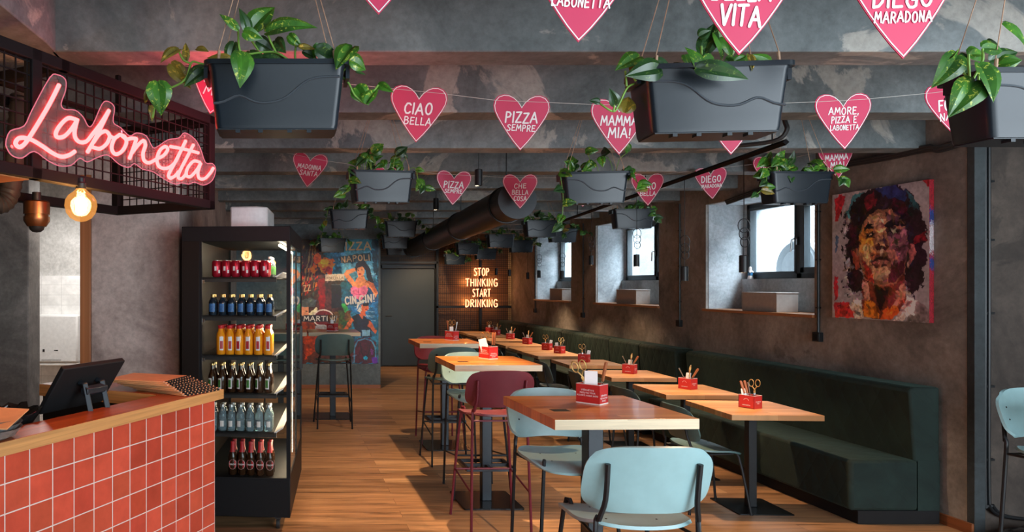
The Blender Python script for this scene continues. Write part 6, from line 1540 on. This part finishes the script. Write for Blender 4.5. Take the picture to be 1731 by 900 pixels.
Q.poly([(390, 256), (414, 240), (436, 254), (437, 284), (416, 309), (398, 302)], SK, .15, 2); Q.line([(394, 262), (406, 258)], 3, (20, 14, 18)); Q.line([(416, 256), (430, 254)], 3, (20, 14, 18)); Q.ell(400, 268, 4, 3, (30, 20, 24), .1, 1); Q.ell(422, 266, 5, 3, (30, 20, 24), .1, 1); Q.ell(410, 290, 9, 4.5, (150, 30, 40), .1, 1)
Q.poly([(380, 250), (410, 226), (440, 232), (442, 262), (424, 246), (398, 254), (388, 276)], (18, 16, 28), .3, 2)
Q.poly([(354, 372), (374, 360), (402, 374), (440, 358), (457, 376), (446, 412), (420, 442), (380, 432), (360, 402)], (222, 128, 160), .25, 2); Q.line([(402, 374), (404, 436)], 3, (160, 70, 110)); Q.line([(360, 400), (400, 412), (446, 400)], 3, (180, 90, 130))
Q.poly([(300, 470), (318, 458), (346, 506), (330, 524)], (64, 156, 84), .3, 4); Q.poly([(356, 478), (516, 450), (516, 610), (450, 560), (380, 520)], (46, 108, 150), .4, 8)
for _ in range(10): Q.line([(Q.r.uniform(370, 480), y := Q.r.uniform(470, 560)), (Q.r.uniform(430, 515), y + 5)], 2.5, (150, 190, 210))
Q.poly([(240, 520), (360, 500), (362, 612), (240, 616)], (92, 70, 36), .6, 10); Q.poly([(280, 500), (320, 510), (330, 570), (290, 590)], (60, 80, 40), .5, 10); Q.ell(330, 590, 22, 30, (40, 74, 50), .4, 10)
Q.poly([(394, 456), (430, 440), (452, 450), (440, 492), (420, 520), (394, 502)], (214, 220, 216), .2, 2)
for q in (0, 14, 28): Q.line([(396 + q, 500 - q), (410 + q, 470 - q * .6), (440, 450 + q * .4)], 6, (54, 112, 156))
Q.poly([(418, 470), (456, 456), (462, 494), (440, 511), (420, 502)], (192, 110, 74), .2, 2); Q.poly([(424, 461), (464, 456), (460, 476), (430, 479)], (14, 14, 16), .1, 1); Q.ell(447, 497, 8, 3.5, (140, 34, 34), .1, 1)
Q.poly([(415, 505), (440, 505), (446, 536), (410, 536)], (178, 100, 68), .2, 2)
Q.poly([(364, 540), (400, 520), (440, 540), (470, 558), (482, 622), (440, 642), (380, 622)], (26, 32, 42), .35, 3); Q.poly([(404, 522), (436, 522), (424, 560)], (184, 106, 72), .2, 2)
Q.poly([(358, 546), (378, 560), (332, 622), (308, 618)], (184, 104, 66), .25, 3); Q.poly([(462, 560), (476, 572), (512, 622), (498, 640), (456, 592)], (184, 104, 66), .25, 3)
Q.poly([(372, 690), (400, 664), (470, 664), (502, 694), (514, 812), (370, 812)], (62, 26, 34), .4, 4); Q.line([(376, 812), (378, 720), (396, 680), (440, 668), (480, 680), (500, 720), (504, 812)], 8, (86, 140, 168)); Q.line([(410, 690), (420, 750), (440, 790), (462, 750), (474, 690)], 5, (30, 14, 20))
Q.poly([(414, 612), (474, 608), (478, 658), (418, 662)], (22, 40, 56), .2, 2); Q.poly([(421, 619), (468, 616), (471, 651), (424, 654)], (140, 188, 212), .2, 2); Q.line([(446, 619), (448, 652)], 3, (80, 130, 160)); Q.ell(443, 780, 12, 12, (60, 180, 210), .2, 1); Q.ell(494, 792, 18, 20, (86, 50, 130), .4, 8); Q.ell(480, 750, 10, 16, (120, 60, 120), .4, 8)
Q.poly([(60, 452), (84, 436), (120, 428), (156, 444), (146, 478), (104, 488), (66, 484)], (74, 80, 82), .3, 3); Q.poly([(66, 482), (108, 484), (113, 540), (96, 572), (66, 572)], (206, 150, 120), .2, 2); Q.ell(98, 508, 6, 3, (30, 20, 20), .1, 1); Q.ell(92, 546, 8, 4, (160, 40, 40), .1, 1); Q.poly([(110, 524), (156, 480), (162, 504), (120, 556)], (206, 200, 170), .3, 4); Q.poly([(60, 576), (140, 568), (156, 640), (60, 660)], (120, 60, 26), .5, 6)
Q.ell(196, 548, 62, 52, (214, 206, 200), .15, 1.5); Q.ell(196, 548, 54, 45, (92, 26, 30), .25, 1.5); Q.poly([(62, 530), (268, 530), (268, 570), (62, 570)], (34, 34, 40), .2, 1.5); Q.ell(178, 618, 26, 16, (150, 50, 40), .3, 3); Q.poly([(150, 590), (240, 585), (242, 612), (150, 615)], (150, 156, 160), .3, 4)
Q.poly([(80, 650), (180, 646), (172, 730), (90, 786)], (130, 56, 24), .5, 8); Q.dabs(500, 9, .4, .5)
Q.sat = 1.3; Q.gain = 1.1
mu = thing('wall_mural', 'colourful painted mural of women, a scooter and old town signs', 'mural', at(490 + 279 / SCL, 380 + 450 / SCL, YM))
mo = mu.location
def mp_(x, y, d=0.0):
    p = at(490 + x / SCL, 380 + y / SCL, YM); return (p.x - mo.x, -d, p.z - mo.z)
Q.mesh('painted_face', lambda x, y: mp_(x, y), mu)
a, b = Vector(mp_(40, 815)), Vector(mp_(518, 85)); MB().mm(a.x, b.x, 0.0008, 0.004, a.z, b.z).build('backing', 'blackmatte', mu)
ms_ = YM / F / SCL
def wtext(s, cx, cy, width, cap, col, ang=0.0, thick=.2, arc=0.0):
    c = Vector(mp_(cx, cy, 0.002)); x = MB(); T = Matrix.Translation(c) @ Matrix.Rotation(R(ang), 4, 'Y') @ Matrix(((1, 0, 0, 0), (0, 0, -1, 0), (0, 1, 0, 0), (0, 0, 0, 1)))
    W2 = width * ms_ / 2
    for stq in strokes(s, width * ms_, cap * ms_, .22): x.ribbon([(q[0], q[1] - arc * ms_ * (q[0] / W2) ** 2) for q in stq], cap * ms_ * thick, T, 0)
    x.build('painted_lettering', col, mu, smooth=False)
M['cream'] = plain('cream_mural_paint', rgb('d9b48a'), 0.6); M['muralwhite'] = plain('white_mural_paint', rgb('dcdcd8'), 0.6); M['muralblack'] = plain('dark_mural_paint', rgb('241f20'), 0.6); M['muralred'] = plain('red_mural_paint', rgb('8a2f2a'), 0.6)
wtext('PIZZA', 378, 126, 190, 44, 'cream', -1); wtext('NAPOLI', 383, 197, 164, 32, 'cream', -5, .2, 3)
wtext('VIA', 264, 299, 24, 8, 'muralblack', -2, .13); wtext('FORCELLA', 264, 313, 96, 14, 'muralblack', -2, .13)
wtext('CIN', 355, 443, 64, 42, 'muralwhite', -6, .2); wtext('CIN!', 450, 434, 86, 42, 'muralwhite', -6, .2)
wtext('MARTINI', 172, 550, 180, 26, 'muralwhite', 0, .2)
wtext('ZZ', 100, 372, 40, 34, 'cream', -8, .16)
